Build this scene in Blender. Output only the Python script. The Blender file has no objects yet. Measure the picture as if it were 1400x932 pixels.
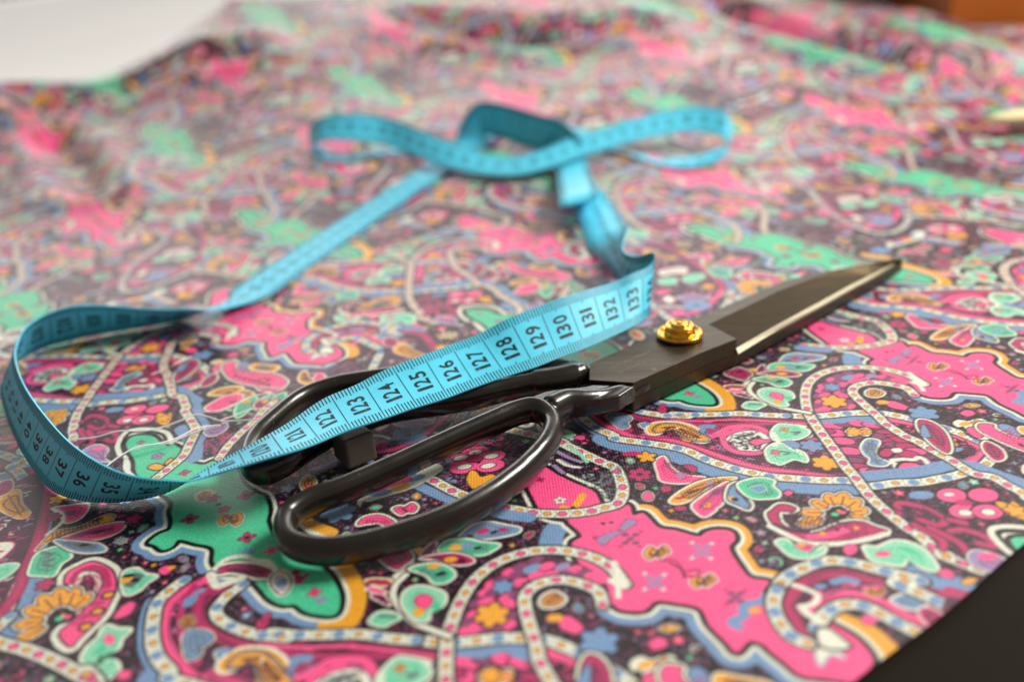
import bpy, bmesh, math, random
import numpy as np
from mathutils import Vector
random.seed(4)
SC = bpy.context.scene
COL = SC.collection
MMU = 0.001                                   # everything below is measured in millimetres on the cloth
# ------------------------------------------------------------------ camera
ROT = np.array([[0.9972206, -0.074505, 0.0], [-0.0309087, -0.4137005, 0.9098882], [-0.0677912, -0.9073593, -0.4148535]])                       # rows: world x, y, z seen from the camera (x right, y down, z forward)
CAMPOS = np.array([0.0, -287.3692174, 131.0228308])
FPX = 1257.0
cam = bpy.data.cameras.new('camera'); co = bpy.data.objects.new('camera', cam); COL.objects.link(co)
cam.sensor_width = 36.0; cam.lens = FPX/1400*36.0
cam.clip_start = 0.01; cam.clip_end = 30.0
from mathutils import Matrix
_m = Matrix.Identity(4)
for i in range(3):
    _m[i][0] = ROT[i][0]; _m[i][1] = -ROT[i][1]; _m[i][2] = -ROT[i][2]; _m[i][3] = CAMPOS[i]*MMU
co.matrix_world = _m
cam.dof.use_dof = True; cam.dof.focus_distance = 0.246; cam.dof.aperture_fstop = 5.9
SC.camera = co
# ------------------------------------------------------------------ world, lamps, exposure
w = bpy.data.worlds.new('World'); SC.world = w; w.use_nodes = True
w.node_tree.nodes['Background'].inputs[0].default_value = (1.0, 0.93, 0.83, 1); w.node_tree.nodes['Background'].inputs[1].default_value = 0.225
def lamp(name, loc, aim, sx, sy, power, col):
    l = bpy.data.lights.new(name, 'AREA'); l.shape = 'RECTANGLE'; l.size = sx; l.size_y = sy; l.energy = power; l.color = col
    o = bpy.data.objects.new(name, l); COL.objects.link(o); o.location = loc
    o.rotation_euler = (Vector(aim)-Vector(loc)).to_track_quat('-Z', 'Y').to_euler()
    return o
lamp('ceiling_light', (0.90, 0.21, 0.93), (0.0, 0.08, 0.0), 0.50, 0.36, 22.5, (1.0, 0.95, 0.88))
lamp('added_back_panel', (0.0, 3.0, 0.95), (0.0, 0.2, 0.0), 5.5, 1.3, 68.0, (1.0, 0.97, 0.93))  # unseen panel added behind, no window there, to veil the far cloth evenly
SC.view_settings.view_transform = 'Standard'; SC.view_settings.look = 'None'
SC.view_settings.exposure = 0.12; SC.view_settings.gamma = 1.0

# ------------------------------------------------------------------ helpers
def fab_ridge(X):
    xs = [-700, -420, -354, -328, -298, -271, -224, 0, 200, 355, 385, 450, 900]
    return np.interp(X, xs, [370, 380, 400, 430, 463, 514, 571, 620, 600, 505, 458, 450, 450]), np.interp(X, xs, [34, 38, 44, 41, 43.6, 55, 85, 82, 65, 41, 26, 22, 20])
def fab_h(X, Y):
    """height of the cloth in mm: flat in front, bunched up into a swell at the back"""
    X = np.asarray(X, float); Y = np.asarray(Y, float)
    Yr, Hr = fab_ridge(X)
    t = np.clip((Y-150)/(Yr-150), 0, 2)
    h = np.where(t < 1, Hr*np.minimum(t, 1)**1.35, Hr*np.clip(1-4*(t-1)**2, 0, 1))
    g = np.clip((Y-120)/250, 0, 1)
    h = h+g*(2.5*np.sin(X/47+Y/90)+2.0*np.sin(Y/38-X/110))
    for line, dep, wid in (([(195,540), (222,480), (254,400), (289,353), (335,335), (430,328)], 15, 15), ([(-330,395), (-285,405), (-235,440), (-190,445)], 9, 13), ([(-292,330), (-262,285), (-236,235)], 6, 11), ([(-60,520), (30,470), (120,480)], 9, 16)):
        best = np.full(X.shape, 1e9)
        for (x0, y0), (x1, y1) in zip(line[:-1], line[1:]):
            dx, dy = x1-x0, y1-y0; u = np.clip(((X-x0)*dx+(Y-y0)*dy)/(dx*dx+dy*dy), 0, 1)
            best = np.minimum(best, (X-x0-u*dx)**2+(Y-y0-u*dy)**2)
        h = h-dep*np.exp(-best/wid**2)+dep*.5*np.exp(-(np.sqrt(best)-2.2*wid)**2/(wid*wid))
    near = 0.45*np.sin(X/31+1)*np.sin(Y/27)+0.25*np.sin((X*.6+Y)/11.5)*np.sin((X-Y*.7)/47+.8)
    return h+near*np.clip((np.abs(X-20)+np.abs(Y+45)-110)/120, .12, 1)
def ray(p):
    d = ROT @ np.array([p[0]-700, p[1]-466, FPX]); return d/np.linalg.norm(d)
def at(p, h):
    d = ray(p); t = (h-CAMPOS[2])/d[2]; return CAMPOS+t*d
def atf(p, dh):
    """point seen at p that lies dh above the cloth"""
    d = ray(p); t = 60.0; step = 4.0
    while t < 2500:
        q = CAMPOS+t*d
        if q[2]-float(fab_h(q[0], q[1]))-dh < 0:
            lo, hi = t-step, t
            for _ in range(30):
                m = (lo+hi)/2; q = CAMPOS+m*d
                if q[2]-float(fab_h(q[0], q[1]))-dh < 0: hi = m
                else: lo = m
            return CAMPOS+hi*d
        t += step
    return CAMPOS+t*d
def spline(P, n=8, closed=False):
    P = np.asarray(P, float)
    Q = np.vstack([P[-1:], P, P[:2]]) if closed else np.vstack([2*P[:1]-P[1:2], P, 2*P[-1:]-P[-2:-1]])
    t = np.linspace(0, 1, n, endpoint=False)[:, None]; out = []
    for i in range(len(Q)-3):
        a, b, c, d = Q[i:i+4]
        out.append(0.5*((2*b)+(c-a)*t+(2*a-5*b+4*c-d)*t*t+(3*b-a-3*c+d)*t**3))
    out = np.vstack(out)
    return out if closed else np.vstack([out, P[-1:]])
def link(name, me, mats, parent=None, label=None, cat=None, smooth=False):
    o = bpy.data.objects.new(name, me); COL.objects.link(o)
    for m in (mats if isinstance(mats, (list, tuple)) else [mats]): me.materials.append(m)
    if parent: o.parent = parent
    if label: o['label'] = label
    if cat: o['category'] = cat
    if smooth: me.polygons.foreach_set('use_smooth', np.ones(len(me.polygons), bool))
    return o
def mesh(name, V, F, mi=None):
    me = bpy.data.meshes.new(name); me.from_pydata((np.asarray(V)*MMU).tolist(), [], F)
    if mi is not None: me.polygons.foreach_set('material_index', np.asarray(mi, np.int32))
    me.validate(); me.update(); return me
def tube(P, rx, rz, closed=False, k=14, up=(0, 0, 1), caps=True):
    """sweep an upright ellipse along P; rx, rz may vary along the path"""
    P = np.asarray(P, float); n = len(P)
    rx = np.broadcast_to(np.asarray(rx, float), (n,)); rz = np.broadcast_to(np.asarray(rz, float), (n,))
    T = np.roll(P, -1, 0)-np.roll(P, 1, 0)
    if not closed: T[0] = P[1]-P[0]; T[-1] = P[-1]-P[-2]
    V = []; F = []
    for i in range(n):
        t = T[i]/np.linalg.norm(T[i]); s = np.cross(t, up); s /= np.linalg.norm(s); u = np.cross(s, t)
        for j in range(k):
            a = 2*math.pi*j/k; V.append(P[i]+s*rx[i]*math.cos(a)+u*rz[i]*math.sin(a))
    for i in range(n if closed else n-1):
        for j in range(k):
            a, b = i*k+j, i*k+(j+1) % k; c, d = ((i+1) % n)*k+(j+1) % k, ((i+1) % n)*k+j
            F.append((a, b, c, d))
    if not closed and caps: F += [tuple(range(k))[::-1], tuple((n-1)*k+j for j in range(k))]
    return V, F
def merge(*VF):
    V = []; F = []
    for v, f in VF:
        o = len(V); V += list(v); F += [tuple(i+o for i in g) for g in f]
    return V, F
def prism(top, z0):
    """closed block: top polygon (3-D points) carried straight down to z0"""
    n = len(top); V = [np.array(p) for p in top]+[np.array([p[0], p[1], z0]) for p in top]
    F = [tuple(range(n)), tuple(range(2*n-1, n-1, -1))]+[(i, i+n, (i+1) % n+n, (i+1) % n) for i in range(n)]
    return V, F
def fixn(me):
    bm = bmesh.new(); bm.from_mesh(me); bmesh.ops.recalc_face_normals(bm, faces=bm.faces); bm.to_mesh(me); bm.free(); return me
def bevel(o, wdt, seg=2, ang=0.5):
    m = o.modifiers.new('bevel', 'BEVEL'); m.width = wdt*MMU; m.segments = seg; m.limit_method = 'ANGLE'; m.angle_limit = ang
# ------------------------------------------------------------------ materials
def mat(name, base, rough=0.5, metal=0.0, spec=0.5, **kw):
    m = bpy.data.materials.new(name); m.use_nodes = True; nt = m.node_tree; b = nt.nodes['Principled BSDF']
    b.inputs['Base Color'].default_value = (*base, 1); b.inputs['Roughness'].default_value = rough
    b.inputs['Metallic'].default_value = metal; b.inputs['Specular IOR Level'].default_value = spec
    for k, v in kw.items(): b.inputs[k.replace('_', ' ')].default_value = v
    return m
def vary(m, scale, amount, rlo=None, rhi=None, bump=0.0, bscale=None, detail=4):
    """uneven tone, gloss and relief from object-space noise"""
    nt = m.node_tree; b = nt.nodes['Principled BSDF']; tc = nt.nodes.new('ShaderNodeTexCoord')
    n = nt.nodes.new('ShaderNodeTexNoise'); n.inputs['Scale'].default_value = scale; n.inputs['Detail'].default_value = detail
    nt.links.new(tc.outputs['Object'], n.inputs['Vector'])
    if amount:
        base = b.inputs['Base Color'].default_value[:3]; mx = nt.nodes.new('ShaderNodeMix'); mx.data_type = 'RGBA'
        mx.inputs[6].default_value = (*[c*(1-amount) for c in base], 1); mx.inputs[7].default_value = (*[min(1, c*(1+amount)) for c in base], 1)
        nt.links.new(n.outputs['Fac'], mx.inputs[0]); nt.links.new(mx.outputs[2], b.inputs['Base Color'])
    if rlo is not None:
        mr = nt.nodes.new('ShaderNodeMapRange'); mr.inputs[1].default_value = .3; mr.inputs[2].default_value = .7; mr.inputs[3].default_value = rlo; mr.inputs[4].default_value = rhi
        nt.links.new(n.outputs['Fac'], mr.inputs[0]); nt.links.new(mr.outputs[0], b.inputs['Roughness'])
    if bump:
        n2 = nt.nodes.new('ShaderNodeTexNoise'); n2.inputs['Scale'].default_value = bscale; n2.inputs['Detail'].default_value = 3
        nt.links.new(tc.outputs['Object'], n2.inputs['Vector'])
        bp = nt.nodes.new('ShaderNodeBump'); bp.inputs['Strength'].default_value = bump; bp.inputs['Distance'].default_value = 0.0004
        nt.links.new(n2.outputs['Fac'], bp.inputs['Height']); nt.links.new(bp.outputs[0], b.inputs['Normal'])
    return m
def streak(m, ang, scale, lo, hi, bump=.12):
    """grinding lines: noise drawn out along one direction, in gloss and relief"""
    nt = m.node_tree; b = nt.nodes['Principled BSDF']; tc = nt.nodes.new('ShaderNodeTexCoord'); mp = nt.nodes.new('ShaderNodeMapping')
    mp.inputs['Rotation'].default_value = (0, 0, ang); mp.inputs['Scale'].default_value = (18, scale, scale*.6)
    n = nt.nodes.new('ShaderNodeTexNoise'); n.inputs['Scale'].default_value = 1; n.inputs['Detail'].default_value = 5
    nt.links.new(tc.outputs['Object'], mp.inputs[0]); nt.links.new(mp.outputs[0], n.inputs['Vector'])
    mr = nt.nodes.new('ShaderNodeMapRange'); mr.inputs[1].default_value = .3; mr.inputs[2].default_value = .7; mr.inputs[3].default_value = lo; mr.inputs[4].default_value = hi
    nt.links.new(n.outputs['Fac'], mr.inputs[0]); nt.links.new(mr.outputs[0], b.inputs['Roughness'])
    bp = nt.nodes.new('ShaderNodeBump'); bp.inputs['Strength'].default_value = bump; bp.inputs['Distance'].default_value = .0002
    nt.links.new(n.outputs['Fac'], bp.inputs['Height']); nt.links.new(bp.outputs[0], b.inputs['Normal'])
    return m
def worn(m, col, scale, lo, hi, amount=1.0):
    """small rubbed or chipped spots of another colour"""
    nt = m.node_tree; b = nt.nodes['Principled BSDF']; tc = nt.nodes.new('ShaderNodeTexCoord')
    n = nt.nodes.new('ShaderNodeTexNoise'); n.inputs['Scale'].default_value = scale; n.inputs['Detail'].default_value = 7; n.inputs['Roughness'].default_value = .65
    nt.links.new(tc.outputs['Object'], n.inputs['Vector'])
    mr = nt.nodes.new('ShaderNodeMapRange'); mr.inputs[1].default_value = lo; mr.inputs[2].default_value = hi; mr.inputs[4].default_value = amount
    nt.links.new(n.outputs['Fac'], mr.inputs[0])
    mx = nt.nodes.new('ShaderNodeMix'); mx.data_type = 'RGBA'; nt.links.new(mr.outputs[0], mx.inputs[0])
    if b.inputs['Base Color'].is_linked: nt.links.new(b.inputs['Base Color'].links[0].from_socket, mx.inputs[6])
    else: mx.inputs[6].default_value = b.inputs['Base Color'].default_value
    mx.inputs[7].default_value = (*col, 1); nt.links.new(mx.outputs[2], b.inputs['Base Color'])
    return m
M = {}
M['enamel'] = vary(mat('black_enamel', (.009, .006, .0028), .3, 0, .42, Coat_Weight=.5, Coat_Roughness=.1), 90, .25, .24, .38, .05, 900)
M['blade'] = vary(mat('bronzed_steel', (.074, .056, .038), .38, .85), 60, .25, .30, .48, .04, 1500)
M['ground'] = vary(mat('hollow_ground_steel', (.042, .028, .011), .42, .9), 40, .15, .36, .5, .03, 1200)
M['edge'] = vary(mat('honed_edge', (.97, .88, .64), .42, .9), 200, .08, .38, .48)
M['brass'] = vary(mat('brass', (.86, .47, .06), .2, 1.0), 120, .10, .16, .30, .03, 600)
M['rubber'] = vary(mat('rubber', (.075, .062, .048), .55, 0, .4), 300, .2, .5, .65, .1, 2500)
M['engrave'] = mat('engraved_gold', (.34, .24, .12), .5, .6)
M['tape'] = vary(mat('cyan_vinyl', (.10, .63, .86), .45, 0, .22), 160, .12, .36, .52, .05, 1800)
M['tick'] = mat('printed_ink', (.006, .018, .024), .55, 0, .3)
M['thread'] = mat('white_cotton', (.90, .88, .85), .8, 0, .2)
M['table'] = vary(mat('dark_table', (.011, .0072, .0036), .6, 0, .05), 12, .25, .5, .7)
M['paper'] = vary(mat('white_paper', (.80, .79, .79), .7, 0, .3), 9, .05)
M['orange'] = vary(mat('orange_wood', (.42, .105, .008), .5, 0, .4), 25, .25)
M['black'] = mat('black_plastic', (.012, .010, .009), .5)
M['bone'] = vary(mat('cream_bone', (.80, .66, .36), .5, 0, .4), 40, .08)
M['wall'] = vary(mat('pale_card', (.55, .56, .58), .9, 0, .2), 2, .05)

for k in ('blade', 'ground'): streak(M[k], -.64, 1500, .30, .52)
streak(M['edge'], -.64, 2200, .40, .52, .05)
worn(M['blade'], (.20, .15, .09), 260, .62, .70, .7)
worn(M['enamel'], (.10, .085, .06), 420, .66, .70, .8)
worn(M['brass'], (.25, .12, .02), 500, .50, .66, .75)
worn(M['tick'], (.06, .36, .50), 700, .56, .72, .75)
worn(M['tape'], (.07, .52, .68), 90, .52, .75, .5)
# ------------------------------------------------------------------ the cloth and its print
# --- print raster: one repeat of the cloth, unit vectors UM, VM in mm ---
PAL = dict(k=(22,12,19), o=(12,7,10), p=(245,82,140), r=(184,42,98), g=(74,194,148), m=(140,208,176), w=(222,224,206),
           b=(112,146,186), y=(232,162,46), v=(132,64,106), n=(70,28,54), l=(150,130,172), d=(98,104,110))
def smooth(P, closed, n=6):
    P = np.asarray(P, float)
    if len(P) < 3: return P
    if closed: Q = np.vstack([P[-1:], P, P[:2]])
    else: Q = np.vstack([2*P[:1]-P[1:2], P, 2*P[-1:]-P[-2:-1]])
    t = np.linspace(0, 1, n, endpoint=False)[:, None]
    out = []
    for i in range(len(Q)-3):
        a, b, c, d = Q[i:i+4]
        out.append(0.5*((2*b)+(c-a)*t+(2*a-5*b+4*c-d)*t*t+(3*b-a-3*c+d)*t**3))
    out = np.vstack(out)
    return out if closed else np.vstack([out, P[-1:]])
def resample(P, step):
    d = np.r_[0, np.cumsum(np.hypot(*np.diff(P, axis=0).T))]
    k = max(2, int(round(d[-1]/step))+1)
    s = np.linspace(0, d[-1], k)
    return np.stack([np.interp(s, d, P[:,0]), np.interp(s, d, P[:,1])], 1)
class Print:
    def __init__(S, UM, VM, px=0.125):
        S.UM, S.VM, S.px = UM, VM, px
        S.B = np.linalg.inv(np.array([UM, VM]).T)          # mm -> lattice
        S.n0 = int(round(np.hypot(*UM)/px)); S.n1 = int(round(np.hypot(*VM)/px))
        S.img = np.zeros((S.n1, S.n0, 3), np.float32); S.img[:] = S.c('k')
        S.rng = np.random.RandomState(5); S.occ = np.zeros((S.n1, S.n0), np.float32); S.ground = False
    def c(S, k): return np.array(PAL[k], np.float32)/255
    def _paint(S, P, pad, fn, col):
        # P: points whose bbox bounds the shape; fn(X,Y)->coverage 0..1
        lo = P.min(0)-pad; hi = P.max(0)+pad
        cor = np.array([[lo[0],lo[1]],[hi[0],lo[1]],[lo[0],hi[1]],[hi[0],hi[1]]]) @ S.B.T
        i0 = int(math.floor(cor[:,0].min()*S.n0)); i1 = int(math.ceil(cor[:,0].max()*S.n0))
        j0 = int(math.floor(cor[:,1].min()*S.n1)); j1 = int(math.ceil(cor[:,1].max()*S.n1))
        I, J = np.meshgrid(np.arange(i0, i1+1), np.arange(j0, j1+1))
        s = (I+.5)/S.n0; t = (J+.5)/S.n1
        X = s*S.UM[0]+t*S.VM[0]; Y = s*S.UM[1]+t*S.VM[1]
        al = fn(X, Y); m = al > 0.004
        if not m.any(): return
        # repeats of very large shapes may hit one pixel twice: later ones win
        ii = I[m] % S.n0; jj = J[m] % S.n1; A = al[m][:, None].astype(np.float32)
        S.img[jj, ii] = S.img[jj, ii]*(1-A)+col*A
        if not S.ground: S.occ[jj, ii] = np.maximum(S.occ[jj, ii], A[:, 0])
    def poly(S, P):
        def inside(X, Y):
            ins = np.zeros(X.shape, bool)
            x0, y0 = P[-1]
            for x1, y1 in P:
                if y0 != y1:
                    ins ^= ((y1 > Y) != (y0 > Y)) & (X < (x0-x1)*(Y-y1)/(y0-y1)+x1)
                x0, y0 = x1, y1
            return ins.astype(np.float32)
        return inside
    def dist(S, P, w):
        def f(X, Y):
            best = np.full(X.shape, 1e9)
            for (x0, y0), (x1, y1) in zip(P[:-1], P[1:]):
                dx, dy = x1-x0, y1-y0; L = dx*dx+dy*dy+1e-12
                u = np.clip(((X-x0)*dx+(Y-y0)*dy)/L, 0, 1)
                np.minimum(best, (X-x0-u*dx)**2+(Y-y0-u*dy)**2, out=best)
            return np.clip((w/2-np.sqrt(best))/S.px+.5, 0, 1)
        return f
    def stroke(S, col, w, P, chunk=14):
        for i in range(0, len(P)-1, chunk):
            q = P[i:i+chunk+1]
            S._paint(q, w/2+S.px, S.dist(q, w), S.c(col))
    def fill(S, col, P): S._paint(P, S.px, S.poly(P), S.c(col))
    def dot(S, col, x, y, rx, ry=None, ang=0.):
        ry = ry or rx; ca, sa = math.cos(ang), math.sin(ang); R = max(rx, ry)
        def f(X, Y):
            u = (X-x)*ca+(Y-y)*sa; v = -(X-x)*sa+(Y-y)*ca
            return np.clip((1-np.sqrt((u/rx)**2+(v/ry)**2))*min(rx, ry)/S.px+.5, 0, 1)
        S._paint(np.array([[x-R, y-R], [x+R, y+R]]), S.px, f, S.c(col))
    # ---- motifs ----
    def F(S, col, P, under='', sm=1):
        P = smooth(P, True) if sm else np.asarray(P, float)
        Q = np.vstack([P, P[:1]])
        if under:
            for u in under.split():
                S.stroke(u[0], float(u[1:]), Q)
        S.fill(col, P)
        ext = P.max(0)-P.min(0)
        if 'w' in under and 2.6 < min(ext) and max(ext) < 30 and sm:
            # drawn veins: an inner contour, a midrib and a row of pen ticks
            c = P.mean(0); D2 = dict(p='r', r='n', m='g', g='d', b='d', y='n', l='v', w='l', d='o').get(col, 'n')
            I = c+(P-c)*.60; S.stroke(D2, .30, np.vstack([I, I[:1]]))
            ev = np.linalg.svd(P-c, full_matrices=False)[2][0]; h = (P-c) @ ev
            q = np.array([c+ev*h.min()*.75, c+ev*h.max()*.75]); S.stroke(D2, .28, q)
            for u in np.linspace(.12, .88, max(3, int((h.max()-h.min())/1.5))):
                b = q[0]+(q[1]-q[0])*u; n = np.array([-ev[1], ev[0]])*min(ext)*.2
                S.stroke(D2, .24, np.array([b-n+ev*.6, b, b+n+ev*.6]))
    def L(S, col, w, P):
        Q = smooth(P, False); S.stroke(col, w, Q)
        if w >= 2.6 and col in 'prb':
            R = resample(Q, .95)
            for i in range(1, len(R)-1):
                t = R[i+1]-R[i-1]; t = t/(np.hypot(*t)+1e-9); n = np.array([-t[1], t[0]])
                if col == 'b': S.dot('l' if i % 2 else 'd', *(R[i]+n*w*.16), .17)
                else:
                    for s in (-1, 1):
                        a = R[i]+n*s*w*.46; S.stroke('n', .26, np.array([a, a-n*s*w*.2+t*.35]))
    def C(S, w, P, c1, c2, per):
        Q = smooth(P, False, 10)
        S.stroke('o', w+1.0, Q); S.stroke('w', w, Q)
        R = resample(Q, per)
        for i, (x, y) in enumerate(R):
            a = R[min(i+1, len(R)-1)]-R[max(i-1, 0)]; an = math.atan2(a[1], a[0])
            c = c1 if i % 2 else c2
            a_ = (a/(np.hypot(*a)+1e-9)); n_ = np.array([-a_[1], a_[0]]); m_ = R[i]+a_*per/2
            for s_ in (-1, 1): S.stroke('d', .22, np.array([m_+n_*s_*w*.40, m_+n_*s_*w*.12-a_*.3]))
            if c == 'y': S.dot('d', x, y, w*.36, w*.30, an); S.dot('y', x, y, w*.28, w*.22, an)
            elif c == 'b': S.dot('b', x, y, w*.46, w*.42, an)
            else: S.dot('n', x, y, w*.40, w*.34, an); S.dot(c, x, y, w*.33, w*.26, an)
    def X(S, P, cols, den, ln, w=.35):
        # small printed squiggles scattered in a region
        P = smooth(P, True); lo, hi = P.min(0), P.max(0)
        n = int(den*np.prod(hi-lo)); ins = S.poly(P)
        pts = lo+S.rng.rand(n, 2)*(hi-lo)
        ok = ins(pts[:, 0], pts[:, 1]) > 0
        for x, y in pts[ok]:
            a = S.rng.rand()*6.28; b = a+S.rng.uniform(-1.6, 1.6); l = ln*S.rng.uniform(.6, 1.2)
            q = np.array([[x, y], [x+l*math.cos(a), y+l*math.sin(a)], [x+l*(math.cos(a)+math.cos(b)), y+l*(math.sin(a)+math.sin(b))]])
            S.stroke(cols[S.rng.randint(len(cols))], w, smooth(q, False, 3))
    def K(S, col, x, y, r, n=5, c2='w', rim='o', ang=0.3):
        # small flower of n petals
        for i in range(n):
            an = ang+i*2*math.pi/n
            S.dot(rim, x+math.cos(an)*r*.62, y+math.sin(an)*r*.62, r*.55, r*.44, an)
        for i in range(n):
            an = ang+i*2*math.pi/n
            S.dot(col, x+math.cos(an)*r*.6, y+math.sin(an)*r*.6, r*.44, r*.33, an)
        S.dot(c2, x, y, r*.28)
    def speckle(S, den, cols):
        n = int(den*abs(S.UM[0]*S.VM[1]-S.UM[1]*S.VM[0]))
        for s, t in S.rng.rand(n, 2):
            p = s*S.UM+t*S.VM; r = S.rng.uniform(.16, .34)
            S.dot(cols[S.rng.randint(len(cols))], p[0], p[1], r)
    def free(S, x, y, r):
        a = np.linspace(0, 6.28, 13)[:-1]
        for q in (1.0, .55, 0.):
            P = np.stack([x+np.cos(a)*r*q, y+np.sin(a)*r*q], 1) @ S.B.T
            i = (np.floor((P[:, 0] % 1)*S.n0)).astype(int) % S.n0; j = (np.floor((P[:, 1] % 1)*S.n1)).astype(int) % S.n1
            if S.occ[j, i].max() > .1: return False
        return True
    def sprinkle(S):
        # small buds, curls, sprigs and stars in the ground that is still open
        R = S.rng
        for r, tries in ((4.6, 500), (3.3, 900), (2.3, 1600), (1.5, 2600), (.95, 3500)):
            for s, t in R.rand(tries, 2):
                x, y = s*S.UM+t*S.VM
                if not S.free(x, y, r*1.12): continue
                k = R.randint(5) if r > 1.2 else 4; a = R.rand()*6.28; e = np.array([math.cos(a), math.sin(a)]); n = np.array([-e[1], e[0]]); c = np.array([x, y])
                col = 'prpmbyrgl'[R.randint(9)]
                if k in (0, 1):
                    w = .5 if k else .36
                    P = np.array([c-e*r*.85, c-e*r*.2+n*r*w, c+e*r*.5+n*r*w*.8, c+e*r*.85, c+e*r*.5-n*r*w*.8, c-e*r*.2-n*r*w])
                    S.F(col, P, 'o%.2f w%.2f o.35' % (.7+r*.22, .5+r*.2)); S.dot('yonp'[R.randint(4)], *(c+e*r*.3), r*.14)
                elif k == 2:
                    th = np.linspace(0, 4.6, 9); rad = r*(.85-.14*th); P = np.stack([x+rad*np.cos(th+a), y+rad*np.sin(th+a)], 1)
                    S.stroke('o', .45+r*.22, smooth(P, False)); S.stroke('wmp'[R.randint(3)], .2+r*.14, smooth(P, False)); S.dot(col, x, y, r*.2)
                elif k == 3:
                    S.stroke('w', .18+r*.07, np.array([c-e*r*.9, c+e*r*.6]))
                    for u in (-.5, -.05, .4):
                        for sg in (-1, 1):
                            q = c+e*r*u+n*sg*r*.36; S.dot('o', *q, r*.33, r*.2, a+sg*.9); S.dot('w', *q, r*.29, r*.17, a+sg*.9); S.dot(col, *q, r*.2, r*.1, a+sg*.9)
                    S.dot(col, *(c+e*r*.78), r*.16)
                else: S.K(col, x, y, r*.85, 5 if r > 1.2 else 4, 'yw'[R.randint(2)], 'o', a)
    def run(S, E):
        S.ground = True; S.speckle(1.15, 'vvvvnndlr'); S.ground = False
        for e in E:
            op = e[0]
            P = np.array(e[-1], float).reshape(-1, 2)/10. if op in 'FLCX' else None
            if op == 'F': S.F(e[1], P, e[2], e[3])
            elif op == 'L': S.L(e[1], e[2], P)
            elif op == 'C': S.C(e[1], P, e[2], e[3], e[4])
            elif op == 'X': S.X(P, e[1], e[2], e[3], e[4])
            elif op == 'K': S.K(e[1], e[2]/10, e[3]/10, e[4], e[5], e[6], e[7], e[8])
            elif op == 'D': S.dot(e[1], e[2]/10, e[3]/10, e[4], e[5], e[6])
        S.sprinkle()
        return S.img
    def sample(S, X, Y):
        st = np.stack([X, Y], -1) @ S.B.T
        i = np.floor((st[..., 0] % 1)*S.n0).astype(int) % S.n0; j = np.floor((st[..., 1] % 1)*S.n1).astype(int) % S.n1
        return S.img[j, i]

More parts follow.
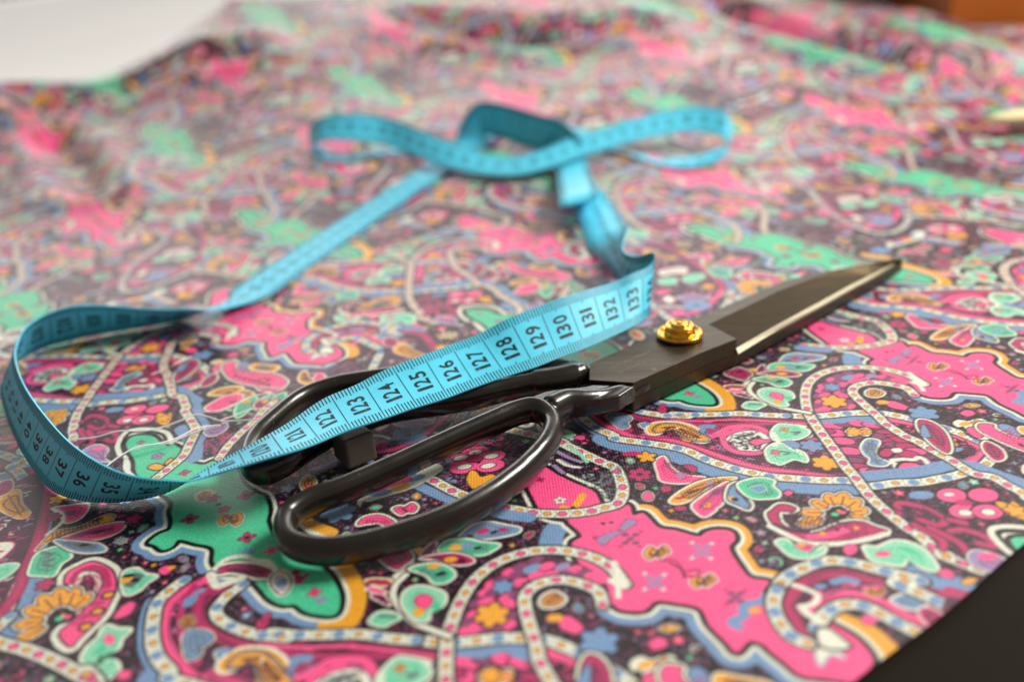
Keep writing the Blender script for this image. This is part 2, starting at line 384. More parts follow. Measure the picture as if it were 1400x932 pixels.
PRINT_DATA = [

["L","b",8.2,[-417,-1324,-454,-1321,-486,-1306,-510,-1283,-537,-1280,-569,-1259,-603,-1216,-648,-1159,-692,-1154,-732,-1113,-749,-1056,-798,-1032,-844,-1012,-852,-1036,-872,-1048,-897,-1027,-917,-1014,-902,-983,-880,-967,-884,-932,-901,-890,-910,-846,-956,-798,-1009,-756]],
["L","y",8.0,[-458,-1142,-435,-1184,-410,-1231,-395,-1281,-398,-1333,-411,-1354]],
["F","g","w4.4 o2.4",1,[-1143,-528,-1144,-481,-1107,-475,-1070,-492,-1038,-533,-993,-550,-955,-595,-928,-643,-880,-669,-844,-650,-782,-697,-741,-783,-696,-833,-670,-853,-646,-913,-638,-970,-601,-1042,-528,-1107,-461,-1175,-429,-1229,-413,-1279,-417,-1324,-454,-1321,-486,-1306,-510,-1283,-537,-1280,-569,-1259,-603,-1216,-648,-1159,-692,-1154,-732,-1113,-749,-1056,-798,-1032,-844,-1012,-852,-1036,-872,-1048,-897,-1027,-917,-1014,-902,-983,-880,-967,-884,-932,-901,-890,-910,-846,-956,-798,-1009,-756,-1060,-686,-1089,-616]],
["L","b",5.0,[-1000,-454,-940,-547,-917,-630]],["L","y",7.6,[284,-1049,309,-1107,348,-1125,393,-1153,414,-1138,444,-1133,471,-1144,473,-1173,452,-1204,458,-1263,470,-1307,505,-1323,520,-1349]],
["L","y",6.5,[579,-1450,624,-1476,651,-1509,663,-1550]],
["L","b",8.4,[584,-1614,567,-1612,527,-1601,490,-1589,472,-1559,449,-1518,451,-1512,421,-1493,388,-1521,374,-1490,353,-1441,345,-1392,301,-1370,260,-1360,230,-1385,192,-1381,172,-1364]],
["L","b",5.5,[159,-1026,94,-1062,65,-1095,53,-1142]],["L","d",1.0,[170,-1378,197,-1400,234,-1404,261,-1380,297,-1389,330,-1409,341,-1461,362,-1514,383,-1540,418,-1515,445,-1532]],
["F","p","w4.4 o2.4",1,[7,-859,26,-811,60,-810,92,-852,129,-893,177,-941,193,-1000,252,-1008,258,-1052,284,-1049,309,-1107,348,-1125,393,-1153,414,-1138,444,-1133,471,-1144,473,-1173,452,-1204,458,-1263,470,-1307,505,-1323,520,-1349,558,-1399,587,-1456,624,-1506,636,-1557,622,-1583,584,-1614,567,-1612,527,-1601,490,-1589,472,-1559,449,-1518,451,-1512,421,-1493,388,-1521,374,-1490,353,-1441,345,-1392,301,-1370,260,-1360,230,-1385,192,-1381,172,-1364,138,-1294,107,-1196,104,-1142,128,-1117,102,-1063,101,-1053,47,-1025,25,-956]],
["F","l","r.6",1,[160,-1135,188,-1117,215,-1106,231,-1079,250,-1067,261,-1083,226,-1115,193,-1139,174,-1160]],["D","v",229,-1127,0.95,0.7,0.4],["D","v",252,-1130,0.95,0.7,0.4],["D","v",225,-1157,0.95,0.7,0.4],
["D","v",248,-1160,0.95,0.7,0.4],["D","v",238,-1144,0.95,0.7,0.4],["D","r",220,-1110,0.5,0.5,0.0],["D","r",266,-1119,0.5,0.5,0.0],["D","r",212,-1168,0.5,0.5,0.0],["D","r",255,-1174,0.5,0.5,0.0],
["D","l",381,-1190,0.95,0.7,0.4],["D","l",404,-1193,0.95,0.7,0.4],["D","l",375,-1219,0.95,0.7,0.4],["D","l",398,-1221,0.95,0.7,0.4],["D","l",390,-1206,0.95,0.7,0.4],["D","w",374,-1174,0.5,0.5,0.0],
["D","w",417,-1183,0.5,0.5,0.0],["D","w",362,-1229,0.5,0.5,0.0],["D","w",403,-1235,0.5,0.5,0.0],["D","l",258,-1284,0.95,0.7,0.4],["D","l",280,-1287,0.95,0.7,0.4],["D","l",254,-1310,0.95,0.7,0.4],
["D","l",275,-1313,0.95,0.7,0.4],["D","l",267,-1299,0.95,0.7,0.4],["D","w",250,-1269,0.5,0.5,0.0],["D","w",292,-1277,0.5,0.5,0.0],["D","w",242,-1320,0.5,0.5,0.0],["D","w",281,-1325,0.5,0.5,0.0],
["D","v",418,-1353,0.95,0.7,0.4],["D","v",438,-1355,0.95,0.7,0.4],["D","v",411,-1377,0.95,0.7,0.4],["D","v",432,-1380,0.95,0.7,0.4],["D","v",425,-1366,0.95,0.7,0.4],["D","r",411,-1339,0.5,0.5,0.0],
["D","r",451,-1346,0.5,0.5,0.0],["D","r",399,-1386,0.5,0.5,0.0],["D","r",437,-1392,0.5,0.5,0.0],["F","y","w1.2 n.5",1,[261,-1201,278,-1176,291,-1195,309,-1177,317,-1201,303,-1209,291,-1221,285,-1207,270,-1222]],
["D","n",287,-1207,0.5,0.5,0.0],["F","y","w1.2 n.5",1,[344,-1308,361,-1286,373,-1302,390,-1286,397,-1308,384,-1316,372,-1326,366,-1314,352,-1327]],["D","n",368,-1313,0.5,0.5,0.0],
["L","r",0.9,[291,-1231,320,-1231,331,-1254,337,-1286,360,-1289,368,-1271,344,-1271]],["L","n",0.5,[310,-1239,333,-1267,332,-1292]],["L","b",2.0,[490,-1363,476,-1384,449,-1387,430,-1401,428,-1423,399,-1436,409,-1453]],
["D","y",453,-1409,1.3,0.9,0.0],["D","r",451,-1446,0.8,0.8,0.0],["D","y",489,-1402,0.8,0.8,0.0],["K","w",89,-969,1.6,5,"r","v",0.3],["L","y",2.0,[96,-1001,115,-1010,134,-981,146,-954]],["D","n",118,-1003,0.6,0.6,0.0],
["K","r",46,-870,1.2,4,"n","r",0.3],["D","n",183,-1077,0.6,0.6,0.0],["D","n",203,-1075,0.5,0.5,0.0],["D","r",158,-1130,0.7,0.7,0.0],
["F","w","l1.0",1,[553,-1504,564,-1525,589,-1523,600,-1531,581,-1536,584,-1556,561,-1544,534,-1570,534,-1541]],["K","r",-842,-928,2.0,4,"o","n",0.3],["K","r",-721,-840,2.0,4,"o","n",0.3],
["K","r",-675,-1025,2.0,4,"o","n",0.3],["F","y","w.9",1,[-856,-823,-838,-801,-810,-817,-821,-851,-842,-848]],["K","r",-805,-844,1.7,5,"o","n",0.3],["D","n",-784,-873,0.8,0.8,0.0],["K","r",-763,-897,1.5,5,"r","n",0.3],
["F","y","w1.0 n.4",1,[-766,-944,-764,-916,-742,-925,-721,-916,-705,-941,-713,-973,-734,-954,-750,-968]],["D","n",-738,-936,0.6,0.6,0.0],["L","b",1.5,[-697,-1093,-676,-1091,-663,-1077,-646,-1084]],
["K","p",-605,-1084,1.5,4,"r","r",0.3],["K","p",-475,-1248,1.5,4,"r","n",0.3],["D","l",-455,-1275,1.3,0.9,0.5],["K","r",-521,-1199,1.6,5,"v","r",0.3],["D","r",-503,-1185,0.7,0.7,0.0],
["K","r",-530,-1173,1.2,4,"n","n",0.3],["K","l",-1027,-604,1.7,5,"r","n",0.3],["F","y","n.9",1,[-1035,-662,-1020,-645,-996,-658,-986,-673,-1009,-679]],["F","y","n.8",1,[-992,-644,-984,-621,-967,-642,-980,-660]],
["K","r",-920,-705,1.5,4,"r","n",0.3],["K","r",-1103,-518,1.2,4,"g","d",0.3],["F","r","o3.2 w2.6 o.6",1,[-713,-1152,-710,-1132,-677,-1126,-637,-1134,-600,-1152,-578,-1174,-611,-1178,-653,-1159,-685,-1149]],
["L","v",0.7,[-692,-1138,-658,-1139,-630,-1148]],["L","w",1.5,[-726,-1137,-705,-1103,-667,-1097,-632,-1118,-605,-1125,-577,-1161]],["F","w","w1.6 o.6",1,[-582,-1177,-559,-1167,-534,-1208,-547,-1246,-577,-1209]],
["D","b",-555,-1205,1.2,1.5,0.0],["D","y",-560,-1169,0.6,0.6,0.0],["L","b",6.5,[773,-1339,859,-1427,923,-1517,968,-1609,973,-1657,1018,-1804,1060,-1909,1081,-2010,1077,-2061,1043,-2096]],
["L","b",5.5,[821,-1330,863,-1359,893,-1391]],
["F","n","",1,[506,-1359,546,-1316,589,-1291,634,-1274,670,-1274,708,-1289,746,-1314,781,-1334,817,-1358,760,-1357,799,-1396,843,-1453,896,-1539,925,-1603,955,-1686,991,-1786,1017,-1872,1040,-1957,1045,-2012,1028,-2050,984,-2057,741,-1499,721,-1477,697,-1447,671,-1419,632,-1412,597,-1428,572,-1460,570,-1506,564,-1525,529,-1511,504,-1489,492,-1440,496,-1392]],
["X","rpro",0.12,1.2,0.45,[506,-1359,546,-1316,589,-1291,634,-1274,670,-1274,708,-1289,746,-1314,781,-1334,817,-1358,760,-1357,799,-1396,843,-1453,896,-1539,925,-1603,955,-1686,991,-1786,1017,-1872,1040,-1957,1045,-2012,1028,-2050,984,-2057,741,-1499,721,-1477,697,-1447,671,-1419,632,-1412,597,-1428,572,-1460,570,-1506,564,-1525,529,-1511,504,-1489,492,-1440,496,-1392]],
["L","r",3.0,[536,-1502,524,-1449,524,-1395,579,-1335,636,-1315,680,-1323,728,-1349,786,-1376,838,-1405,779,-1398,840,-1479,890,-1599,937,-1722,978,-1834,1008,-1929,1000,-1977,953,-1996]],
["L","p",2.8,[561,-1418,598,-1392,641,-1377,683,-1387,720,-1417,739,-1451,769,-1476,798,-1499]],["L","n",0.4,[589,-1327,638,-1309,682,-1317,731,-1342,789,-1369]],["L","v",0.6,[598,-1392,644,-1369,687,-1376,721,-1406]],
["F","b","w1.2",1,[735,-1407,771,-1394,802,-1401,804,-1420,774,-1439,748,-1431]],["L","b",2,[639,-1342,664,-1336,683,-1347]],["D","b",607,-1352,1.4,0.8,0.0],
["F","y","w.8 n.4",1,[690,-1379,706,-1367,728,-1369,730,-1384,706,-1396]],["D","p",675,-1357,0.9,0.5,0.0],["D","p",695,-1364,0.9,0.5,0.0],["D","p",716,-1370,0.9,0.5,0.0],["L","p",2.2,[458,-1474,449,-1441]],
["C",3.1,"y","b",3.6,[506,-1359,546,-1316,589,-1291,634,-1274,670,-1274,708,-1289,746,-1314,781,-1334,817,-1358,760,-1357,799,-1396,843,-1453,896,-1539,925,-1603,955,-1686,991,-1786,1017,-1872,1040,-1957,1045,-2012,1028,-2050,984,-2057]],
["C",3.0,"y","b",3.4,[516,-1351,496,-1392,492,-1440,504,-1489,529,-1511]],["C",3.0,"y","b",3.4,[556,-1474,575,-1449,597,-1428,632,-1412,671,-1419,697,-1447,721,-1477,741,-1499,764,-1526]],
["L","w",1.4,[554,-1341,572,-1355,592,-1377,577,-1401,551,-1409]],["L","w",1.8,[548,-1409,555,-1431,572,-1449]],["F","w","o1.2",1,[558,-1479,580,-1476,594,-1498,605,-1527,576,-1531,552,-1519]],
["F","n","",1,[541,788,640,926,723,747,765,559,797,356,786,293,720,173,644,119,574,104,547,157,538,259,538,398,538,572,532,673]],
["X","rpvwl",0.22,1.1,0.45,[571,782,629,864,711,684,753,502,784,337,726,202,648,138,579,132,552,186,541,343]],["L","p",2.6,[533,598,527,457,526,303,537,189,570,124,637,121,699,167,765,255,809,342]],
["L","r",3.2,[631,928,678,888,726,760,773,594,794,481,811,397,809,331]],["F","y","o1.26 w0.80",1,[586,819,615,833,656,762,699,713,686,690,631,722,586,765]],["F","r","w0.80",1,[541,878,569,885,593,838,575,808,547,828]],
["F","w","r0.90",1,[602,558,649,585,701,592,721,569,702,513,654,523,610,509]],["L","r",0.8,[626,553,669,556,702,555]],["F","m","o1.44 w0.96",1,[584,456,622,483,659,464,633,412,594,420]],
["F","m","o1.44 w0.96",1,[679,459,715,498,765,499,759,454,715,418,688,423]],["K","y",758,363,2.6,6,"y","n",0.3],["F","l","w0.80",1,[624,284,673,295,723,274,741,250,700,237,640,249]],
["F","w","r0.90",1,[568,274,596,300,611,255,583,230]],["L","w",1.2,[548,207,599,196,647,167,700,207]],["K","r",673,171,2.2,5,"y","n",0.3],["F","p","o1.08",1,[550,352,584,367,611,340,576,320]],
["C",2.8,"y","b",3.6,[537,763,519,606,506,427,514,274,537,157,584,49,653,36,735,105,796,204,834,313]],["F","p","o1.80 w1.20",1,[133,637,171,672,222,627,251,553,202,531,158,565]],
["F","m","o1.80 w1.20",1,[187,478,225,518,273,484,296,424,248,395,205,419]],["F","y","o1.62 w1.04",1,[89,530,128,554,161,515,129,474]],["F","r","o1.62 w1.12",1,[287,621,331,646,373,594,333,553]],
["F","b","o1.62 w1.12",1,[339,502,382,526,421,469,371,439]],["K","p",307,375,4.2,5,"y","o",0.3],["K","r",396,372,3.4,6,"y","o",0.3],["L","o",2.2,[76,438,180,386,254,283,331,239]],
["L","m",1.3,[76,438,180,386,254,283,331,239]],["F","g","o1.62 w1.12",1,[364,290,410,310,452,258,408,217]],["F","p","o1.62 w1.12",1,[450,392,481,417,499,352,467,321]],
["F","y","o1.62 w1.04",1,[442,538,474,564,490,511,457,485]],["K","b",228,302,3.2,6,"l","o",0.3],["F","r","o1.62 w1.12",1,[456,180,498,206,524,146,482,114]],["X","rvvd",0.35,0.8,0.45,[136,586,503,679,516,68,271,181]],
["X","rvd",0.3,0.8,0.45,[818,144,996,42,917,-130,754,-9]],
["L","b",6.0,[165,-458,173,-512,194,-581,224,-636,260,-675,299,-708,231,-687,257,-720,298,-745,348,-771,393,-796,435,-829,473,-870,513,-902,558,-925,610,-953,632,-972,690,-989,753,-1003,813,-1008]],
["F","n","",1,[204,-385,181,-417,165,-458,173,-512,194,-581,224,-636,260,-675,299,-708,303,-712,355,-734,400,-755,444,-785,482,-832,521,-868,565,-900,617,-929,646,-941,743,-966,803,-976,846,-1005,910,-1001,967,-1005,1010,-998,1059,-989,1103,-974,1140,-962,1175,-933,1203,-902,1207,-867,1193,-846,1175,-816,1151,-783,1115,-744,1079,-713,1025,-674,980,-659,921,-653,869,-655,813,-654,751,-640,702,-630,630,-609,564,-603,523,-599,483,-593,443,-583,609,-632,571,-623,528,-616,484,-603,437,-593,412,-585,364,-561,321,-528,305,-497,315,-457,346,-417,284,-416,259,-368]],
["X","rpvrol",0.22,1.3,0.45,[204,-385,181,-417,165,-458,173,-512,194,-581,224,-636,260,-675,299,-708,303,-712,355,-734,400,-755,444,-785,482,-832,521,-868,565,-900,617,-929,646,-941,743,-966,803,-976,846,-1005,910,-1001,967,-1005,1010,-998,1059,-989,1103,-974,1140,-962,1175,-933,1203,-902,1207,-867,1193,-846,1175,-816,1151,-783,1115,-744,1079,-713,1025,-674,980,-659,921,-653,869,-655,813,-654,751,-640,702,-630,630,-609,564,-603,523,-599,483,-593,443,-583,609,-632,571,-623,528,-616,484,-603,437,-593,412,-585,364,-561,321,-528,305,-497,315,-457,346,-417,284,-416,259,-368]],
["L","p",2.9,[256,-391,213,-427,194,-473,201,-532,221,-584,255,-634,293,-674,329,-711,346,-693,416,-727,460,-763,515,-815,568,-866,623,-902,711,-924,654,-912,688,-924,749,-947,803,-962]],
["L","n",0.45,[305,-670,369,-703,418,-717,462,-750,518,-803,572,-848,627,-886,715,-910,692,-909,802,-954]],["L","r",1.6,[233,-410,226,-471,239,-536,267,-599,310,-655]],
["L","r",2.8,[338,-403,296,-430,263,-445,266,-499,291,-547,336,-585,380,-608,422,-628,462,-643,540,-664,652,-675,725,-675,798,-678,626,-641,788,-683,743,-667,801,-676]],
["L","n",0.45,[298,-559,382,-619,424,-639,541,-671,652,-683,725,-683,627,-637,788,-685]],["L","p",1.0,[375,-584,487,-630,625,-644,786,-690]],
["L","p",3.6,[1076,-954,1132,-932,1177,-898,1178,-867,1160,-837,1137,-802,1088,-750,1022,-706]],["L","n",0.5,[1007,-717,1063,-751,1099,-780,1134,-819,1153,-850,1163,-874,1153,-899,1129,-909]],
["F","b","w1.28 o0.45",1,[258,-566,274,-557,304,-565,322,-589,306,-614,308,-635,288,-643,267,-604]],["D","b",238,-460,2.2,1.4,1.2],["D","l",250,-431,1.6,1.0,0.6],
["F","y","w1.0 o.6",1,[238,-525,249,-509,266,-528,263,-544,247,-543]],["F","b","w0.80",1,[339,-628,357,-622,373,-641,354,-655]],["L","w",5.5,[375,-667,385,-648,411,-645,446,-654,474,-682,494,-728]],
["L","y",3.8,[375,-667,385,-648,411,-645,446,-654,474,-682,494,-728]],["L","y",3.0,[428,-657,446,-689,458,-725]],["L","n",0.8,[444,-664,462,-696,470,-726]],
["F","b","v0.72",1,[498,-694,509,-676,533,-688,556,-695,541,-713,512,-710]],["L","p",2.2,[515,-725,541,-713,583,-708,600,-700,642,-714,672,-731]],["F","m","w1.44 o0.54",1,[692,-747,707,-720,727,-708,746,-724,780,-756]],
["D","y",726,-745,1.3,1,0.0],["F","y","o1.80 w1.04 n0.45",1,[380,-660,401,-639,439,-645,468,-673,493,-705,512,-734,492,-739,461,-724,442,-697,424,-667,384,-675]],["L","n",0.5,[398,-655,436,-658,460,-693,488,-724]],
["D","w",441,-663,0.5,0.5,0.0],["D","b",521,-667,2.6,1.2,0.0],["D","b",356,-628,1.8,0.9,0.0],["K","r",525,-695,1.6,4,"v","n",0.3],["L","p",2.0,[535,-714,556,-700,581,-682,633,-681,665,-703,676,-752]],
["L","p",1.8,[551,-727,548,-772,567,-807,613,-821,645,-799]],["F","w","v0.90",1,[556,-741,591,-712,630,-706,660,-722,670,-757,652,-787,629,-810,597,-805,573,-795,571,-763]],
["X","ddo",0.9,0.9,0.45,[563,-742,589,-719,628,-712,652,-728,651,-755,631,-804,599,-799,578,-790,574,-763]],["F","p","o0.54",1,[615,-762,635,-752,651,-755,675,-766,645,-777,626,-784]],
["F","m","o1.98 w1.36",1,[685,-726,711,-689,732,-686,781,-706,762,-698,784,-732,756,-761,720,-769,697,-766,682,-760]],
["F","m","o1.98 w1.36",1,[673,-784,696,-784,712,-821,735,-850,724,-821,737,-842,730,-878,704,-862,663,-881,656,-875,641,-861,646,-812]],["L","w",1.2,[689,-727,689,-773,674,-791]],["K","y",723,-714,1.2,4,"r","n",0.3],
["K","p",667,-824,1.3,4,"y","n",0.3],["L","d",0.7,[738,-732,760,-732,742,-743]],["L","d",0.7,[684,-822,701,-831,686,-838]],["F","b","o0.72 l0.54",1,[704,-777,728,-777,738,-798,727,-812,714,-801]],
["K","b",768,-805,3.0,6,"l","n",0.3],["K","y",776,-890,3.4,6,"y","n",0.3],
["F","n","",1,[821,-637,842,-581,878,-508,925,-445,981,-411,1043,-409,1099,-437,1144,-487,1153,-541,1099,-491,1055,-478,1003,-487,971,-529,969,-579,977,-640]],["D","p",907,-484,2.0,1.3,0.5],["D","p",893,-510,2.0,1.3,0.5],
["D","v",874,-542,2.0,1.3,0.5],["D","p",869,-576,2.0,1.3,0.5],["D","p",860,-612,2.0,1.3,0.5],["D","p",946,-448,2.0,1.3,0.5],["D","v",970,-433,2.0,1.3,0.5],["D","b",996,-443,2.6,1.3,0.5],["D","v",1007,-413,2.0,1.3,0.5],
["D","p",1030,-438,2.0,1.3,0.5],["D","v",1017,-469,2.0,1.3,0.5],["D","l",1064,-444,2.0,1.3,0.5],["D","p",1089,-457,2.0,1.3,0.5],["D","v",1106,-472,2.0,1.3,0.5],["D","p",1123,-483,2.0,1.3,0.5],
["D","p",1143,-498,2.0,1.3,0.5],["D","p",966,-486,2.0,1.3,0.5],["D","p",938,-533,2.0,1.3,0.5],["D","p",940,-557,2.0,1.3,0.5],["D","v",942,-591,2.0,1.3,0.5],["D","p",937,-617,2.0,1.3,0.5],["D","v",913,-631,2.0,1.3,0.5],
["D","p",872,-629,2.0,1.3,0.5],["D","v",892,-632,2.0,1.3,0.5],["D","p",893,-541,2.0,1.3,0.5],["D","v",908,-512,2.0,1.3,0.5],["D","v",960,-460,2.0,1.3,0.5],["D","v",925,-475,2.0,1.3,0.5],["D","v",959,-525,2.0,1.3,0.5],
["D","p",1003,-467,2.0,1.3,0.5],["D","v",984,-497,2.0,1.3,0.5],["D","p",1036,-468,2.0,1.3,0.5],["D","v",1067,-474,2.0,1.3,0.5],["D","v",850,-599,2.0,1.3,0.5],["D","p",842,-628,2.0,1.3,0.5],
["K","b",930,-496,2.3,6,"b","n",0.3],["K","y",905,-582,3.6,6,"y","n",0.3],
["F","v","",1,[821,-679,876,-698,933,-696,974,-705,982,-727,994,-750,1010,-792,1032,-834,1051,-880,1067,-913,1025,-937,956,-951,892,-953,849,-953,835,-940,833,-856,826,-765]],
["X","nron",0.35,1.1,0.5,[821,-679,876,-698,933,-696,974,-705,982,-727,994,-750,1010,-792,1032,-834,1051,-880,1067,-913,1025,-937,956,-951,892,-953,849,-953,835,-940,833,-856,826,-765]],["D","n",853,-713,3.5,2.26,-0.35],
["D","p",853,-713,3,1.7399999999999998,-0.35],["D","n",847,-749,3.7,2.384,-0.35],["D","p",847,-749,3.2,1.8559999999999999,-0.35],["D","n",855,-794,3.5,2.26,-0.35],["D","p",855,-794,3,1.7399999999999998,-0.35],
["D","n",853,-844,3.5,2.26,-0.35],["D","p",853,-844,3,1.7399999999999998,-0.35],["D","n",831,-738,2.5,1.6400000000000001,-0.35],["D","r",831,-738,2,1.16,-0.35],["D","n",850,-888,2.9,1.888,-0.35],
["D","v",850,-888,2.4,1.392,-0.35],["D","n",849,-918,2.9,1.888,-0.35],["D","r",849,-918,2.4,1.392,-0.35],["D","n",865,-938,2.5,1.6400000000000001,-0.35],["D","p",865,-938,2,1.16,-0.35],["D","n",882,-946,2.3,1.516,-0.35],
["D","r",882,-946,1.8,1.044,-0.35],["D","n",907,-946,2.3,1.516,-0.35],["D","r",907,-946,1.8,1.044,-0.35],["D","n",890,-708,2.9,1.888,-0.35],["D","v",890,-708,2.4,1.392,-0.35],["D","n",929,-712,3.3,2.136,-0.35],
["D","p",929,-712,2.8,1.6239999999999999,-0.35],["D","n",962,-724,3.3,2.136,-0.35],["D","p",962,-724,2.8,1.6239999999999999,-0.35],["D","n",991,-728,2.5,1.6400000000000001,-0.35],["D","p",991,-728,2,1.16,-0.35],
["D","n",978,-767,2.7,1.7640000000000002,-0.35],["D","r",978,-767,2.2,1.276,-0.35],["D","n",983,-794,3.1,2.012,-0.35],["D","r",983,-794,2.6,1.508,-0.35],["D","n",999,-809,3.1,2.012,-0.35],
["D","r",999,-809,2.6,1.508,-0.35],["D","n",959,-810,2.9,1.888,-0.35],["D","r",959,-810,2.4,1.392,-0.35],["D","n",973,-831,2.7,1.7640000000000002,-0.35],["D","v",973,-831,2.2,1.276,-0.35],
["D","n",1002,-842,3.1,2.012,-0.35],["D","r",1002,-842,2.6,1.508,-0.35],["D","n",1016,-869,3.1,2.012,-0.35],["D","p",1016,-869,2.6,1.508,-0.35],["D","n",990,-877,3.1,2.012,-0.35],["D","r",990,-877,2.6,1.508,-0.35],
["D","n",953,-783,2.5,1.6400000000000001,-0.35],["D","v",953,-783,2,1.16,-0.35],["F","w","o1",1,[876,-746,896,-728,917,-738,938,-735,947,-756,928,-780,907,-773,880,-773]],["K","y",901,-752,2.2,6,"y","n",0.3],
["K","y",931,-757,1.6,5,"p","n",0.3],["F","b","o1.80 w1.28",1,[891,-829,919,-795,943,-802,939,-820,918,-849,913,-885,928,-911,908,-923,881,-911,892,-888,886,-863]],["L","d",0.6,[916,-811,902,-847]],
["L","d",0.6,[928,-806,910,-848]],["L","d",0.6,[900,-827,894,-858]],["L","d",0.6,[893,-895,903,-902]],["L","d",0.6,[899,-904,905,-914]],["F","r","o1.26",1,[925,-862,949,-844,964,-856,943,-883,925,-881]],
["F","w","n0.54",1,[960,-849,983,-849,983,-865,962,-868]],["L","w",1.3,[940,-901,939,-931,931,-967]],["L","w",1.4,[948,-901,972,-900,994,-906,1012,-898,1021,-918,1017,-976]],
["F","p","o1.44",1,[936,-954,956,-921,982,-919,995,-927,1007,-943,970,-955]],["F","n","",1,[1019,-724,1084,-759,1134,-810,1155,-846,1159,-878,1121,-917,1085,-894,1065,-855,1045,-815,1027,-765]],
["X","oopor",0.8,0.8,0.5,[1019,-724,1084,-759,1134,-810,1155,-846,1159,-878,1121,-917,1085,-894,1065,-855,1045,-815,1027,-765]],["K","y",1108,-835,3.0,6,"y","n",0.3],
["F","b","o0.54",1,[1091,-875,1113,-864,1138,-872,1125,-884,1103,-886]],["L","b",4.6,[833,-962,889,-963,952,-961,1004,-957,1053,-944,1071,-944,1100,-942]],
["L","b",3.6,[815,-676,848,-679,881,-686,911,-678,940,-676,960,-696,980,-706]],
["C",3.0,"y","b",4.4,[204,-385,181,-417,165,-458,173,-512,194,-581,224,-636,260,-675,261,-693,303,-712,355,-734,400,-755,444,-785,482,-832,521,-868,565,-900,617,-929,646,-941,743,-966,803,-976,846,-1005,910,-1001,967,-1005,1010,-998,1059,-989,1103,-974,1140,-962,1175,-933,1203,-902,1207,-867,1193,-846,1175,-816,1151,-783,1115,-744,1079,-713,1025,-674,980,-659,921,-653,869,-655,813,-654,751,-640,702,-630]],
["C",2.8,"y","b",4.2,[751,-640,702,-630,630,-609,564,-603,523,-599,483,-593,443,-583,484,-602,436,-591,412,-585,364,-561,321,-528,305,-497,315,-457,346,-417]],["L","w",2.0,[259,-372,284,-416,307,-409,340,-394]],
["L","b",4.5,[-1083,-192,-1023,-277,-974,-391,-937,-463,-935,-548,-925,-600]],["L","b",4.0,[1132,-970,1162,-999,1203,-1041]],
["C",2.8,"y","p",3.6,[1137,-578,1136,-550,1127,-527,1094,-502,1052,-487,1005,-497,977,-530,976,-575,983,-625,992,-679,996,-721,1009,-762,1023,-798,1041,-824,1054,-858,1067,-887,1085,-925,1100,-970,1116,-992,1145,-1006,1162,-1043,1181,-1081,1182,-1104,1224,-1174,1252,-1233,1257,-1308,1257,-1378,1238,-1433,1217,-1481]],
["C",2.9,"y","p",3.6,[1192,-518,1168,-455,1121,-409,1053,-383,986,-383,921,-410,872,-460,841,-525,823,-589,814,-642,813,-693,814,-743,816,-801,818,-856,819,-918,824,-961,826,-1010,830,-1057,843,-1112,852,-1143,863,-1176,879,-1207,887,-1245,904,-1278,921,-1308,947,-1335,856,-1250,864,-1332]],
["L","w",1.6,[1178,-444,1192,-524,1164,-502]],["L","w",1.3,[1181,-475,1173,-556]],["D","y",1034,-548,2.4,1.4,0.0],["F","y","w2.0 n.6",1,[1016,-542,1035,-529,1048,-535,1057,-552,1038,-569,1014,-565]],
["F","p","o0.72",1,[1044,-608,1067,-604,1091,-641,1077,-657,1053,-646,1042,-630]],["D","y",1035,-606,1.8,1.2,0.0],["K","b",1117,-684,4.0,6,"b","k",0.3],
["F","b","k0.72",1,[1256,-783,1287,-768,1308,-781,1316,-822,1296,-836,1272,-820]],["F","p","k0.72",1,[1212,-699,1232,-683,1247,-689,1249,-707,1223,-717]],
["F","w","o1.4",1,[1169,-745,1191,-730,1212,-741,1231,-734,1253,-734,1261,-759,1245,-787,1259,-809,1268,-839,1247,-846,1226,-838,1203,-839,1187,-822,1182,-797,1188,-768,1171,-768]],
["F","p","o0.54",1,[1189,-783,1212,-772,1231,-780,1225,-808,1201,-829,1189,-818]],["K","y",1236,-757,1.9,5,"y","n",0.3],["D","y",1198,-754,1.7,1.0,0.3],["D","y",1238,-810,2.0,1.1,-0.3],["D","o",1250,-819,1.0,0.5,0.0],
["L","o",2.4,[-171,-1417,-213,-1392,-249,-1366,-279,-1323,-298,-1280,-295,-1244,-275,-1212]],["L","w",1.5,[-171,-1417,-213,-1392,-249,-1366,-279,-1323,-298,-1280,-295,-1244,-275,-1212]],
["L","w",1.4,[-306,-1231,-289,-1201,-266,-1171,-265,-1125]],["F","r","o2.16 w1.44 o0.45",1,[-337,-1151,-337,-1130,-316,-1122,-292,-1108,-270,-1137,-267,-1159,-282,-1176,-300,-1190]],["D","o",-293,-1134,1.0,0.6,0.0],
["F","r","w0.96",1,[-246,-1154,-235,-1121,-213,-1100,-218,-1134,-225,-1153]],["D","y",-251,-1129,0.9,1.3,0.0],
["F","b","o1.98 w1.28",1,[-159,-1092,-129,-1049,-90,-1038,-46,-1056,-16,-1070,-21,-1088,-56,-1098,-99,-1103,-142,-1099]],["D","r",-102,-1072,1.6,1.1,0.5],["D","o",-133,-1088,0.8,0.6,0.0],["D","o",-76,-1080,1.0,0.5,0.5],
["D","r",-55,-1072,1.2,0.8,0.0],["F","g","o1.98 w1.28",1,[-205,-1133,-185,-1101,-142,-1099,-103,-1116,-65,-1129,-82,-1150,-103,-1161,-132,-1157,-167,-1138]],["D","y",-165,-1126,1.7,1.2,0.0],
["D","b",-139,-1125,1.5,1.1,0.0],["D","o",-114,-1135,0.9,0.5,0.4],["F","r","o1.80 w1.12",1,[-246,-1157,-208,-1148,-170,-1148,-134,-1166,-124,-1185,-149,-1193,-182,-1184,-212,-1166]],["D","y",-176,-1170,1.6,1.0,0.0],
